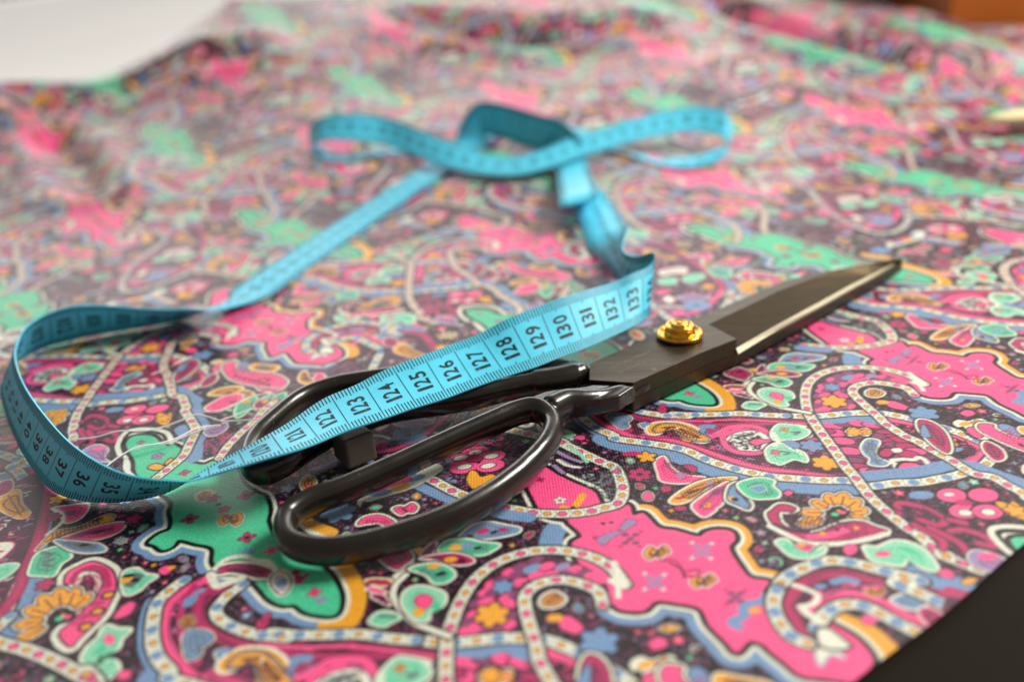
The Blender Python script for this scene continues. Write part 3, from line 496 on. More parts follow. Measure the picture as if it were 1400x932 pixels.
["D","o",-152,-1181,0.9,0.4,0.0],["F","g","o1.98 w1.28",1,[-267,-1191,-224,-1180,-186,-1194,-166,-1225,-184,-1248,-210,-1247,-226,-1221,-247,-1206]],["D","y",-214,-1190,1.5,0.8,0.0],["D","o",-197,-1218,1.4,0.6,0.3],
["F","m","o1.98 w1.36",1,[-273,-1271,-252,-1255,-220,-1262,-187,-1287,-189,-1322,-216,-1339,-218,-1364,-241,-1364,-264,-1333,-276,-1303]],["F","p","r0.72",1,[-249,-1303,-238,-1284,-220,-1292,-213,-1307,-228,-1329]],
["D","y",-239,-1339,1.2,1.4,0.0],["D","g",-202,-1325,1.0,1.4,0.0],["F","y","o1.44 w0.96",1,[-365,-1221,-345,-1217,-307,-1227,-317,-1245,-346,-1238]],["L","r",1.2,[-359,-1231,-339,-1230,-310,-1240]],
["F","r","o1.44 w0.96",1,[-346,-1275,-336,-1264,-318,-1278,-303,-1309,-324,-1295]],["F","p","w0.80",1,[-361,-1249,-341,-1248,-313,-1267,-335,-1267]],
["F","m","o1.62 w1.12",1,[-341,-1356,-329,-1332,-306,-1329,-277,-1349,-295,-1364,-313,-1373]],["L","d",0.8,[-320,-1342,-289,-1346]],["F","r","k0.45",1,[-585,-1330,-576,-1319,-557,-1327,-564,-1349,-578,-1353]],
["F","p","o1.98 w1.28",1,[350,-833,364,-810,378,-806,383,-849,401,-888,430,-906,459,-916,424,-932,386,-932,351,-916,349,-881]],["L","v",0.8,[374,-824,383,-867,404,-906]],["D","l",402,-899,1.0,1.4,0.0],
["F","y","o1.98 w1.28",1,[357,-1003,392,-967,443,-934,489,-924,536,-927,504,-942,462,-959,431,-988,391,-1015,363,-1018]],["D","n",421,-973,2.0,0.5,0.4],["D","l",466,-942,1.3,0.7,0.4],["D","r",379,-997,1.0,0.6,0.0],
["F","p","o1.98 w1.28",1,[407,-1028,435,-1000,476,-967,513,-944,495,-980,476,-1032,457,-1050,453,-1058,422,-1080,406,-1052]],["D","v",475,-983,2.0,1.0,0.7],["K","y",439,-1032,1.3,5,"r","v",0.3],
["L","v",0.6,[419,-1045,451,-1007,493,-963]],["F","d","o1.98 w1.28",1,[490,-1018,512,-960,542,-947,531,-974,540,-1008,545,-1046,531,-1067,509,-1046]],
["F","b","n0.27",1,[493,-1018,512,-972,532,-957,522,-984,530,-1012,537,-1045,527,-1057,511,-1039]],["D","y",504,-1014,0.9,0.9,0.0],["D","o",511,-1020,0.8,0.8,0.0],
["F","g","o1.98 w1.44",1,[535,-958,568,-940,600,-938,624,-953,615,-974,622,-1003,613,-1023,588,-1025,558,-1021,540,-997]],["F","b","m0.72",1,[558,-978,585,-970,597,-983,577,-997]],
["F","p","k0.72",1,[632,-1009,646,-998,656,-1007,642,-1021]],["K","r",301,-880,3.0,6,"n","o",0.3],["K","y",332,-799,2.6,5,"y","k",0.3],["D","r",295,-778,2.6,1.2,0.0],["D","r",356,-953,1.3,1.3,0.0],
["D","r",375,-1039,1.4,1.0,0.0],["F","r","k0.45",1,[418,-854,440,-854,450,-871,437,-887]],["F","r","k0.36",1,[414,-527,429,-521,431,-541,416,-546]],["D","o",659,-1129,4.217680553185263,2.6,0.33],
["D","o",673,-1095,3.544358760856909,2.6,-0.16],["D","o",702,-1065,3.12708644142484,2.6,-0.93],["D","o",734,-1048,3.4224915538624563,2.6,-1.62],["D","o",763,-1048,3.725477138948933,2.6,-2.09],
["D","o",780,-1070,3.5108179429736435,2.6,-2.53],["D","o",782,-1101,3.1755835619851633,2.6,-3.08],["D","o",769,-1132,2.9962792526038546,2.6,2.49],["D","w",659,-1129,3.867680553185263,2.25,0.33],
["D","w",673,-1095,3.1943587608569093,2.25,-0.16],["D","w",702,-1065,2.7770864414248404,2.25,-0.93],["D","w",734,-1048,3.0724915538624566,2.25,-1.62],["D","w",763,-1048,3.3754771389489333,2.25,-2.09],
["D","w",780,-1070,3.160817942973644,2.25,-2.53],["D","w",782,-1101,2.8255835619851633,2.25,-3.08],["D","w",769,-1132,2.6462792526038545,2.25,2.49],["D","n",659,-1129,3.367680553185263,1.8,0.33],
["D","n",673,-1095,2.694358760856909,1.8,-0.16],["D","n",702,-1065,2.27708644142484,1.8,-0.93],["D","n",734,-1048,2.572491553862456,1.8,-1.62],["D","n",763,-1048,2.875477138948933,1.8,-2.09],
["D","n",780,-1070,2.6608179429736434,1.8,-2.53],["D","n",782,-1101,2.3255835619851633,1.8,-3.08],["D","n",769,-1132,2.1462792526038545,1.8,2.49],["D","y",659,-1129,3.067680553185263,1.55,0.33],
["D","y",673,-1095,2.394358760856909,1.55,-0.16],["D","y",702,-1065,1.9770864414248401,1.55,-0.93],["D","y",734,-1048,2.2724915538624564,1.55,-1.62],["D","y",763,-1048,2.575477138948933,1.55,-2.09],
["D","y",780,-1070,2.3608179429736436,1.55,-2.53],["D","y",782,-1101,2.0255835619851634,1.55,-3.08],["D","y",769,-1132,1.8462792526038545,1.55,2.49],["L","n",0.32,[692,-1118,658,-1130]],["D","r",650,-1132,0.45,0.3,0.0],
["L","n",0.32,[700,-1099,672,-1095]],["D","r",666,-1093,0.45,0.3,0.0],["L","n",0.32,[716,-1083,702,-1064]],["D","r",699,-1060,0.45,0.3,0.0],["L","n",0.32,[734,-1074,735,-1047]],["D","r",735,-1041,0.45,0.3,0.0],
["L","n",0.32,[750,-1074,765,-1048]],["D","r",767,-1042,0.45,0.3,0.0],["L","n",0.32,[759,-1086,781,-1070]],["D","r",786,-1066,0.45,0.3,0.0],["L","n",0.32,[760,-1103,784,-1102]],["D","r",788,-1101,0.45,0.3,0.0],
["L","n",0.32,[752,-1120,770,-1133]],["D","r",773,-1136,0.45,0.3,0.0],["D","o",732,-1104,2.7,2.0,0.0],["D","g",723,-1108,1.0,0.8,0.0],["D","p",743,-1103,0.9,0.7,0.0],["D","y",736,-1095,0.5,0.5,0.0],
["F","r","o2.8 w2.1 o.6",1,[584,-1075,607,-1055,628,-1058,641,-1075,624,-1085,599,-1082,590,-1117,598,-1143,617,-1163,643,-1173,675,-1167,710,-1150,743,-1140,775,-1144,793,-1164,814,-1184,771,-1199,728,-1204,694,-1205,643,-1199,604,-1179,579,-1151,570,-1115,572,-1086]],
["L","p",2.0,[639,-1185,681,-1185,728,-1170,762,-1167]],["K","r",752,-1165,2.2,5,"y","n",0.3],["D","n",707,-1167,0.6,0.6,0.0],["D","y",671,-1176,0.7,0.7,0.0],["D","n",575,-1133,0.55,0.9,0.0],
["D","n",583,-1140,0.55,0.9,0.0],["D","n",590,-1146,0.55,0.9,0.0],["D","n",598,-1151,0.55,0.9,0.0],["D","n",606,-1155,0.55,0.9,0.0],["D","n",614,-1159,0.55,0.9,0.0],["D","n",622,-1161,0.55,0.9,0.0],
["D","n",631,-1163,0.55,0.9,0.0],["D","n",640,-1164,0.55,0.9,0.0],["L","w",1.6,[562,-1135,587,-1166,618,-1201,654,-1215,707,-1216,759,-1208,810,-1194]],
["F","m","o1.80 w1.28",1,[560,-1194,581,-1186,591,-1207,600,-1232,619,-1247,645,-1231,660,-1222,649,-1244,616,-1257,585,-1252,571,-1235,564,-1214]],["F","p","o0.72 w0.48",1,[597,-1215,615,-1204,636,-1220,616,-1234]],
["D","y",612,-1212,0.9,0.7,0.0],["F","p","k0.54",1,[697,-1233,713,-1222,730,-1231,715,-1255,697,-1256]],
["F","m","o2.16 w1.52",1,[746,-1233,772,-1239,811,-1222,841,-1228,863,-1253,868,-1286,864,-1326,841,-1321,828,-1297,821,-1271,800,-1303,769,-1296,745,-1281,742,-1258]],["D","p",774,-1262,1.8,1.0,0.0],
["F","g","m0.45",1,[811,-1241,841,-1248,852,-1278,829,-1266]],["F","p","k0.45",1,[859,-1340,882,-1325,892,-1344,878,-1357]],["F","y","k0.45",1,[896,-1368,916,-1359,930,-1366,902,-1381]],
["F","p","v0.72",1,[653,-1458,668,-1446,684,-1461,661,-1474]],["F","g","o1.98 w1.44",1,[-1176,-1078,-1183,-1032,-1164,-1013,-1135,-1009,-1095,-1046,-1107,-1076,-1107,-1116,-1134,-1113,-1165,-1106]],
["L","d",0.9,[-1174,-1023,-1147,-1033,-1155,-1046]],["L","d",0.9,[-1153,-1060,-1133,-1055]],["L","d",0.9,[-1149,-1074,-1127,-1080]],
["F","y","w1.12 o0.36",1,[-1191,-1013,-1189,-977,-1177,-941,-1135,-931,-1108,-919,-1078,-887,-1050,-887,-1049,-915,-1080,-930,-1119,-948,-1159,-962,-1181,-986]],["D","n",-1086,-902,1.5,0.5,0.6],
["F","p","o1.62 w1.12",1,[-1149,-975,-1106,-946,-1063,-926,-1014,-921,-1005,-953,-1038,-981,-1081,-987]],["L","v",1.4,[-1121,-967,-1080,-955,-1037,-947]],["D","n",-1061,-955,1.6,0.5,0.4],["D","v",-1103,-965,1.0,0.7,0.0],
["F","b","o1.62 w1.12",1,[-1162,-977,-1122,-985,-1083,-994,-1042,-1006,-1016,-1034,-1057,-1038,-1097,-1026,-1127,-1007]],["F","d","d0.27",1,[-1108,-998,-1070,-1003,-1047,-1016,-1077,-1020]],
["D","o",-1078,-1005,1.2,0.5,0.0],["F","p","o1.80 w1.20",1,[-1226,-834,-1191,-827,-1138,-828,-1133,-886,-1162,-905,-1191,-868]],["D","v",-1172,-864,1.6,1.2,0.0],["L","w",1.2,[-1229,-834,-1188,-868,-1176,-904,-1192,-951]],
["K","y",-1233,-791,2.4,5,"y","k",0.3],["K","r",-1258,-757,1.6,5,"r","k",0.3],["K","r",-1207,-877,1.8,5,"v","o",0.3],
["F","p","o4.4 w3.6 o.8",1,[-1067,-1147,-1076,-1110,-1055,-1085,-1034,-1074,-1002,-1088,-964,-1123,-937,-1184,-934,-1227,-934,-1269,-949,-1313,-960,-1345,-966,-1363,-997,-1336,-1008,-1312,-994,-1280,-982,-1240,-971,-1193,-978,-1147,-1001,-1115,-1035,-1105,-1050,-1119,-1049,-1149]],
["L","r",1.6,[-1053,-1139,-1050,-1109,-1025,-1096,-989,-1113,-960,-1169]],["D","n",-947,-1201,1.7,1.5,0.0],["D","y",-947,-1201,1.1,0.9,0.0],["D","n",-951,-1255,1.7,1.5,0.0],["D","y",-951,-1255,1.1,0.9,0.0],
["D","n",-958,-1303,1.7,1.5,0.0],["D","y",-958,-1303,1.1,0.9,0.0],["L","r",1.1,[-974,-1229,-951,-1226]],["L","r",1.1,[-984,-1275,-964,-1266]],["D","o",-1072,-1313,3.9820280633797163,2.6775,0.75],
["D","o",-1090,-1278,4.014827692075841,2.6775,0.15],["D","o",-1091,-1240,4.250813454679539,2.6775,-0.39],["D","o",-1081,-1211,4.581616481870924,2.6775,-0.77],["D","o",-1058,-1196,4.517841291721437,2.6775,-1.11],
["D","o",-1028,-1198,4.083878197265273,2.6775,-1.48],["D","o",-1001,-1215,3.545232405062923,2.6775,-1.95],["D","w",-1072,-1313,3.6320280633797166,2.3275,0.75],["D","w",-1090,-1278,3.664827692075841,2.3275,0.15],
["D","w",-1091,-1240,3.9008134546795397,2.3275,-0.39],["D","w",-1081,-1211,4.231616481870924,2.3275,-0.77],["D","w",-1058,-1196,4.167841291721437,2.3275,-1.11],["D","w",-1028,-1198,3.7338781972652733,2.3275,-1.48],
["D","w",-1001,-1215,3.1952324050629235,2.3275,-1.95],["D","n",-1072,-1313,3.132028063379716,1.8775000000000002,0.75],["D","n",-1090,-1278,3.1648276920758405,1.8775000000000002,0.15],
["D","n",-1091,-1240,3.4008134546795397,1.8775000000000002,-0.39],["D","n",-1081,-1211,3.7316164818709243,1.8775000000000002,-0.77],["D","n",-1058,-1196,3.6678412917214374,1.8775000000000002,-1.11],
["D","n",-1028,-1198,3.2338781972652733,1.8775000000000002,-1.48],["D","n",-1001,-1215,2.695232405062923,1.8775000000000002,-1.95],["D","y",-1072,-1313,2.8320280633797164,1.6275000000000002,0.75],
["D","y",-1090,-1278,2.8648276920758406,1.6275000000000002,0.15],["D","y",-1091,-1240,3.10081345467954,1.6275000000000002,-0.39],["D","y",-1081,-1211,3.4316164818709245,1.6275000000000002,-0.77],
["D","y",-1058,-1196,3.3678412917214375,1.6275000000000002,-1.11],["D","y",-1028,-1198,2.9338781972652734,1.6275000000000002,-1.48],["D","y",-1001,-1215,2.3952324050629232,1.6275000000000002,-1.95],
["L","n",0.32,[-1050,-1293,-1073,-1315]],["D","r",-1078,-1319,0.45,0.3,0.0],["L","n",0.32,[-1060,-1274,-1092,-1278]],["D","r",-1098,-1279,0.45,0.3,0.0],["L","n",0.32,[-1060,-1253,-1092,-1239]],
["D","r",-1099,-1236,0.45,0.3,0.0],["L","n",0.32,[-1055,-1237,-1082,-1210]],["D","r",-1088,-1204,0.45,0.3,0.0],["L","n",0.32,[-1043,-1229,-1059,-1195]],["D","r",-1063,-1187,0.45,0.3,0.0],
["L","n",0.32,[-1026,-1230,-1029,-1197]],["D","r",-1029,-1190,0.45,0.3,0.0],["L","n",0.32,[-1011,-1239,-1001,-1214]],["D","r",-999,-1208,0.45,0.3,0.0],["D","o",-1022,-1268,2.8350000000000004,2.1,0.0],
["D","g",-1028,-1270,1.05,0.8400000000000001,0.0],["D","p",-1013,-1266,0.9450000000000001,0.735,0.0],["D","y",-1025,-1259,0.5,0.5,0.0],
["F","m","o1.98 w1.44",1,[-939,-1126,-916,-1112,-887,-1135,-856,-1147,-872,-1169,-883,-1196,-911,-1199]],["F","d","g0.54",1,[-937,-1139,-911,-1129,-889,-1141,-899,-1176,-920,-1173]],["D","y",-924,-1150,1.3,1.4,0.0],
["D","o",-924,-1137,1.4,0.6,0.0],["D","o",-903,-1155,1.0,0.6,0.0],["F","p","k0.72",1,[-858,-1128,-852,-1112,-831,-1112,-826,-1129,-838,-1144]],["D","y",-830,-1118,1.0,0.7,0.0],
["F","p","v0.72",1,[-904,-1281,-904,-1255,-891,-1232,-874,-1240,-877,-1272]],["K","r",-1112,-1148,2.2,5,"r","k",0.3],["K","r",-990,-910,2.2,5,"r","k",0.3],["D","r",-1028,-893,1.4,0.8,0.0],
["F","m","o2.16 w1.52",1,[-926,-1401,-928,-1367,-916,-1339,-915,-1305,-885,-1317,-856,-1323,-865,-1352,-863,-1379,-890,-1387,-903,-1404,-896,-1425,-873,-1432,-868,-1415,-849,-1422,-837,-1451,-862,-1463,-898,-1445]],
["F","p","r0.72 w0.40",1,[-902,-1346,-897,-1332,-879,-1351,-886,-1364]],["F","g","m0.36",1,[-909,-1398,-900,-1362,-885,-1379,-899,-1394]],["F","p","k0.45",1,[-837,-1460,-828,-1444,-808,-1449,-812,-1470]],
["C",3.2,"y","p",3.6,[-1158,-1319,-1126,-1336,-1089,-1350,-1051,-1366,-982,-1403,-916,-1445,-868,-1476,-907,-1437,-866,-1487,-816,-1546,-773,-1594,-748,-1620,-739,-1681,-743,-1739,-763,-1783,-807,-1797,-828,-1805,-885,-1808,-942,-1801,-973,-1792,-1036,-1764]],
["L","b",4.0,[-981,-1812,-1031,-1795,-1056,-1781]],["D","o",-1193,-368,4.0,3.2,0.2],["D","p",-1193,-368,3.5,2.7,0.2],["D","o",-1143,-376,4.0,3.2,0.2],["D","p",-1143,-376,3.5,2.7,0.2],["D","o",-1193,-304,4.0,3.2,0.2],
["D","p",-1193,-304,3.5,2.7,0.2],["D","o",-1121,-312,4.0,3.2,0.2],["D","p",-1121,-312,3.5,2.7,0.2],["D","n",-1194,-374,1.8,1.5,0.0],["D","w",-1194,-374,1.5,1.2,0.0],["D","n",-1142,-378,1.8,1.5,0.0],
["D","w",-1142,-378,1.5,1.2,0.0],["D","r",-1179,-336,2.0,1.4,0.0],["D","w",-1197,-300,1.2,0.7,0.0],["F","y","k.8",1,[-1105,-382,-1107,-341,-1081,-351,-1065,-348,-1054,-401,-1064,-422,-1086,-408]],
["K","y",-1081,-379,2.4,5,"y","n",0.3],["L","n",2.6,[-1339,-358,-1325,-320,-1276,-345,-1252,-394,-1273,-413,-1305,-386,-1297,-364]],
["L","r",1.7,[-1339,-358,-1325,-320,-1276,-345,-1252,-394,-1273,-413,-1305,-386,-1297,-364]],["L","n",2.6,[-1326,-405,-1291,-465,-1301,-495]],["L","r",1.7,[-1326,-405,-1291,-465,-1301,-495]],
["L","n",2.6,[-1258,-437,-1225,-436,-1191,-468,-1191,-500,-1218,-486]],["L","r",1.7,[-1258,-437,-1225,-436,-1191,-468,-1191,-500,-1218,-486]],["L","n",2.6,[-1297,-420,-1258,-480,-1258,-522]],
["L","r",1.7,[-1297,-420,-1258,-480,-1258,-522]],["L","n",2.6,[-1212,-411,-1240,-396]],["L","r",1.7,[-1212,-411,-1240,-396]],["L","n",0.5,[-1345,-334,-1320,-378]],["L","n",0.5,[-1332,-350,-1312,-379]],
["L","n",0.5,[-1319,-366,-1305,-380]],["L","n",0.5,[-1324,-337,-1298,-381]],["L","n",0.5,[-1311,-353,-1291,-382]],["L","n",0.5,[-1298,-369,-1284,-383]],["L","n",0.5,[-1302,-341,-1277,-384]],
["L","n",0.5,[-1289,-356,-1270,-385]],["L","n",0.5,[-1276,-372,-1262,-387]],["L","n",0.5,[-1280,-344,-1255,-388]],["F","l","o1.26 w0.80",1,[-1263,-562,-1258,-522,-1230,-510,-1192,-541,-1183,-593,-1159,-616,-1207,-599]],
["D","p",-1221,-532,2.2,1.2,0.0],["L","o",2.6,[-1141,-579,-1166,-525,-1165,-451,-1111,-448,-1048,-473,-1012,-537]],["L","w",1.6,[-1144,-578,-1171,-519,-1170,-445,-1115,-436,-1044,-469,-1007,-537]],
["L","w",1.4,[-1117,-602,-1096,-663,-1053,-715]],["D","b",948,-1057,3.0,1.7,0.0],["D","o",-160,-742,4.4,3.6,0.25],["D","o",-79,-737,4.4,3.6,0.25],["D","o",-82,-784,4.4,3.6,0.25],["D","o",-153,-782,4.4,3.6,0.25],
["D","o",-122,-711,4.4,3.6,0.25],["D","p",-160,-742,3.9,3.0,0.25],["D","p",-79,-737,3.9,3.0,0.25],["D","p",-82,-784,3.9,3.0,0.25],["D","p",-153,-782,3.9,3.0,0.25],["D","p",-122,-711,3.9,3.0,0.25],
["D","n",-79,-737,2.3,1.5,0.2],["D","w",-79,-737,2.0,1.2,0.2],["D","n",-88,-784,2.3,1.5,0.2],["D","w",-88,-784,2.0,1.2,0.2],["D","n",-151,-780,2.3,1.5,0.2],["D","w",-151,-780,2.0,1.2,0.2],["D","n",-122,-711,2.3,1.5,0.2],
["D","w",-122,-711,2.0,1.2,0.2],["D","n",-162,-734,2.3,1.5,0.2],["D","w",-162,-734,2.0,1.2,0.2],["D","n",-124,-745,2.4,1.9,0.0],["D","r",-124,-743,2.1,1.6,0.0],
["F","y","k.6",1,[-144,-848,-136,-804,-120,-807,-107,-835,-78,-827,-66,-851,-87,-885,-107,-875,-127,-887]],["X","ddb",0.5,0.8,0.5,[-261,-732,-192,-734,-181,-821,-147,-884,-189,-857,-231,-814]],
["L","b",3.2,[-279,-845,-249,-874,-207,-912,-158,-949]],["C",3.2,"p","y",3.6,[-256,-815,-230,-837,-203,-866,-175,-895,-127,-933]],["L","w",5.0,[-393,-888,-350,-868,-311,-852,-272,-824,-233,-780]],
["L","m",1.0,[-394,-880,-350,-875,-287,-844]],["D","b",-365,-876,2.8,1.4,0.2],["D","y",-317,-854,2.6,1.8,0.2],["D","b",-284,-818,3.2,1.6,0.3],["L","r",2.2,[-375,-861,-337,-837,-297,-820]],
["L","w",1.3,[-413,-888,-419,-936,-445,-919]],["F","p","o2.52 w1.76 o0.45",1,[-325,-952,-312,-943,-298,-948,-281,-933,-268,-952,-275,-972,-290,-969,-305,-978]],["L","n",0.6,[-303,-954,-290,-969]],
["F","p","o2.52 w1.84 o0.45",1,[-407,-1007,-398,-982,-364,-973,-331,-994,-317,-1018,-336,-1022,-353,-1004,-384,-1004]],["K","b",-464,-947,4.5,6,"b","k",0.3],["L","w",1.6,[-552,-989,-515,-1026,-474,-1046]],
["L","y",3.2,[-543,-974,-511,-1001,-468,-1031]],["X","rdd",0.4,0.8,0.5,[-240,-636,-24,-667,-26,-733,-47,-730,-194,-693]],["F","d","l0.90",1,[-363,-635,-354,-593,-323,-589,-287,-585,-263,-615,-293,-628,-329,-623]],
["K","b",-313,-590,4.5,8,"d","l",0.3],["K","p",-389,-635,2.4,5,"r","l",0.3],["F","l","d0.90",1,[-571,-737,-536,-718,-506,-690,-493,-716,-524,-743]],["L","o",2.0,[96,-735,132,-778,159,-800]],
["L","l",1.3,[96,-735,132,-778,159,-800]],["L","o",2.0,[103,-783,138,-824]],["L","l",1.3,[103,-783,138,-824]],["L","o",2.0,[86,-808,107,-846]],["L","l",1.3,[86,-808,107,-846]],["L","m",1.2,[132,-721,154,-753,174,-802]],
["L","w",1.0,[98,-782,120,-812,152,-826]],["X","ddm",0.5,0.7,0.5,[175,-838,217,-878,215,-969,189,-958,160,-888]],["X","dd",0.4,0.7,0.4,[205,-810,261,-856,217,-981,192,-920]],
["F","r","o2.70 w1.92 o0.45",1,[-1136,-75,-1137,-3,-1118,44,-1091,27,-1082,-24,-1099,-93,-1121,-124]],["F","b","o0.45",1,[-1148,-37,-1129,8,-1116,18,-1125,-41]],
["F","p","o2.6 w2.0 o.5",1,[-986,-40,-975,1,-944,-5,-949,-28,-930,-74,-900,-91,-845,-100,-787,-127,-743,-180,-748,-218,-811,-208,-880,-175,-937,-131]],["D","n",-925,-115,0.6,1.0,0.0],["D","n",-906,-128,0.6,1.0,0.0],
["D","n",-888,-140,0.6,1.0,0.0],["D","n",-869,-152,0.6,1.0,0.0],["D","n",-851,-164,0.6,1.0,0.0],["D","n",-833,-176,0.6,1.0,0.0],["D","n",-815,-188,0.6,1.0,0.0],["D","n",-797,-200,0.6,1.0,0.0],
["K","r",-820,-167,2.0,5,"y","n",0.3],["F","y","o1.62 w1.04",1,[-890,-63,-882,-28,-837,-42,-790,-62,-793,-97,-835,-99]],["F","d","o0.54",1,[-862,-73,-845,-52,-818,-81]],
["F","r","o1.80 w1.28",1,[-1024,-174,-1024,-117,-1001,-86,-983,-124,-995,-167]],["F","y","o1.62 w1.12",1,[-980,-241,-968,-210,-932,-194,-891,-195,-875,-220,-903,-248,-942,-252]],["D","n",-915,-240,1.0,1.0,0.0],
["F","p","o1.80 w1.28",1,[-966,-332,-944,-284,-912,-252,-865,-259,-869,-306,-894,-343,-929,-358]],["D","n",-887,-303,1.0,0.6,0.0],["F","g","o1.80 w1.20",1,[-864,-368,-864,-307,-832,-275,-813,-294,-819,-355,-844,-410]],
["D","y",-844,-304,1.6,1.2,0.0],["F","r","o1.62 w1.04",1,[-813,-335,-800,-307,-773,-316,-764,-383,-789,-379]],["D","y",-782,-319,1.0,1.0,0.0],["F","g","o1.62 w1.04",1,[-765,-333,-756,-282,-729,-265,-722,-329,-740,-357]],
["D","y",-752,-308,1.2,1.2,0.0],["F","y","o1.62 w1.04",1,[-702,-181,-704,-124,-690,-114,-672,-164,-650,-201,-673,-214]],["F","p","o1.62 w1.04",1,[-652,-190,-649,-144,-628,-148,-613,-190,-633,-210]],
["D","n",-680,-173,1.0,0.8,0.0],["F","l","o1.26 w0.80",1,[-922,-497,-926,-465,-889,-459,-880,-427,-863,-474,-891,-512]],["X","rrv",0.6,0.7,0.5,[-918,-550,-855,-486,-819,-544,-847,-621]],
["C",2.6,"p","y",3.4,[-842,-641,-833,-573,-810,-493,-786,-430,-776,-375,-753,-319]],
]
pr = Print(np.array([98.9214306, 78.1443418]), np.array([121.9497222, -154.3622362]), 0.125)
pr.run(PRINT_DATA)
def soften(a):                                  # ink bleeds a little into the weave
    for ax in (0, 1): a = (np.roll(a, 1, ax)+2*a+np.roll(a, -1, ax))/4
    return a
pr.img = soften(pr.img)
small = pr.img
LEVELS = [pr.img]
for _ in range(4): LEVELS.append(soften(soften(soften(LEVELS[-1]))))
def edge_line():
    return at((1167, 932), 0), at((1400, 742), 0)
EP, EQ = edge_line()
def cloth():
    # rows run away from the viewer, closer together where the cloth is near
    ys = []; y = -215.0
    while y < 640:
        ys.append(y); dist = y+287.4+60; y += max(0.19, 0.00085*dist*(1.0 if dist < 380 else 1.8))
    ys = np.array(ys)
    nx = 1280
    V = []; 
    for y in ys:
        d = y+287.4
        xl = -(0.60*d+85); xr = 0.66*d+120
        # the cut edge at the right front corner, slightly wavy
        xe = EP[0]+(EQ[0]-EP[0])*(y-EP[1])/(EQ[1]-EP[1])
        xe += 0.9*math.sin(y/13.0)+0.5*math.sin(y/4.7+1)
        xr = min(xr, xe) if y < 80 else xr
        V.append((xl, max(xr, xl+5)))
    V = np.array(V); u = np.linspace(0, 1, nx)
    X = V[:, :1]*(1-u)+V[:, 1:]*u; Y = np.repeat(ys[:, None], nx, 1)
    Yr, Hr = fab_ridge(X)
    Z = fab_h(X, Y)
    # the print is laid along the cloth, so it follows the swell
    dz = np.diff(Z, axis=0); dy = np.diff(Y, axis=0)
    S = Y.copy(); S[1:] = S[0]+np.cumsum(np.sqrt(dz**2+dy**2), axis=0)
    lev = np.zeros(len(ys), int); C = np.zeros((len(ys), nx, 3), np.float32)
    for i, y in enumerate(ys):
        d = y+287.4; L = 0 if d < 330 else 1 if d < 430 else 2 if d < 560 else 3
        pr.img = LEVELS[L]; C[i] = pr.sample(X[i]-0.2*np.maximum(0, S[i]-200), S[i])
    lin = np.where(C <= .04045, C/12.92, ((C+.055)/1.055)**2.4)
    keep = (Y < Yr*1.0+35)
    n = X.size; me = bpy.data.meshes.new('cloth')
    idx = np.arange(n).reshape(X.shape)
    q = np.stack([idx[:-1, :-1], idx[:-1, 1:], idx[1:, 1:], idx[1:, :-1]], -1).reshape(-1, 4)
    kq = (keep[:-1, :-1] & keep[1:, 1:] & keep[:-1, 1:] & keep[1:, :-1]).reshape(-1)
    q = q[kq]
    me.vertices.add(n); me.vertices.foreach_set('co', (np.stack([X, Y, Z], -1).reshape(-1)*MMU).astype(np.float32))
    me.loops.add(q.size); me.loops.foreach_set('vertex_index', q.reshape(-1).astype(np.int32))
    me.polygons.add(len(q)); me.polygons.foreach_set('loop_start', (np.arange(len(q))*4).astype(np.int32))
    me.update(calc_edges=True)
    me.polygons.foreach_set('use_smooth', np.ones(len(q), bool))
    at_ = me.attributes.new('Print', 'FLOAT_COLOR', 'POINT')
    at_.data.foreach_set('color', np.concatenate([lin.reshape(-1, 3), np.ones((n, 1))], 1).astype(np.float32).reshape(-1))
    return me
fm = mat('printed_cotton', (.5, .5, .5), .38, 0, .31)
nt = fm.node_tree; bsdf = nt.nodes['Principled BSDF']
bsdf.inputs['Sheen Weight'].default_value = .06; bsdf.inputs['Sheen Roughness'].default_value = .3
ca = nt.nodes.new('ShaderNodeAttribute'); ca.attribute_name = 'Print'
tc = nt.nodes.new('ShaderNodeTexCoord')
nz = nt.nodes.new('ShaderNodeTexNoise'); nz.inputs['Scale'].default_value = 1700; nz.inputs['Detail'].default_value = 2
nt.links.new(tc.outputs['Object'], nz.inputs['Vector'])
mr = nt.nodes.new('ShaderNodeMapRange'); mr.inputs[1].default_value = .25; mr.inputs[2].default_value = .75; mr.inputs[3].default_value = .72; mr.inputs[4].default_value = 1.2
nt.links.new(nz.outputs['Fac'], mr.inputs[0])
mul = nt.nodes.new('ShaderNodeMix'); mul.data_type = 'RGBA'; mul.blend_type = 'MULTIPLY'; mul.inputs[0].default_value = 1
nt.links.new(ca.outputs['Color'], mul.inputs[6]); nt.links.new(mr.outputs[0], mul.inputs[7]); nt.links.new(mul.outputs[2], bsdf.inputs['Base Color'])
wv = []
for ax in ('X', 'Y'):
    k = nt.nodes.new('ShaderNodeTexWave'); k.bands_direction = ax; k.inputs['Scale'].default_value = 420; k.inputs['Distortion'].default_value = 1.5
    nt.links.new(tc.outputs['Object'], k.inputs['Vector']); wv.append(k)
ad = nt.nodes.new('ShaderNodeMath'); ad.operation = 'ADD'
nt.links.new(wv[0].outputs['Fac'], ad.inputs[0]); nt.links.new(wv[1].outputs['Fac'], ad.inputs[1])
bp = nt.nodes.new('ShaderNodeBump'); bp.inputs['Strength'].default_value = .45; bp.inputs['Distance'].default_value = .00012
n3 = nt.nodes.new('ShaderNodeTexNoise'); n3.inputs['Scale'].default_value = 55; n3.inputs['Detail'].default_value = 5; n3.inputs['Distortion'].default_value = .6
nt.links.new(tc.outputs['Object'], n3.inputs['Vector'])
bp2 = nt.nodes.new('ShaderNodeBump'); bp2.inputs['Strength'].default_value = .35; bp2.inputs['Distance'].default_value = .0016
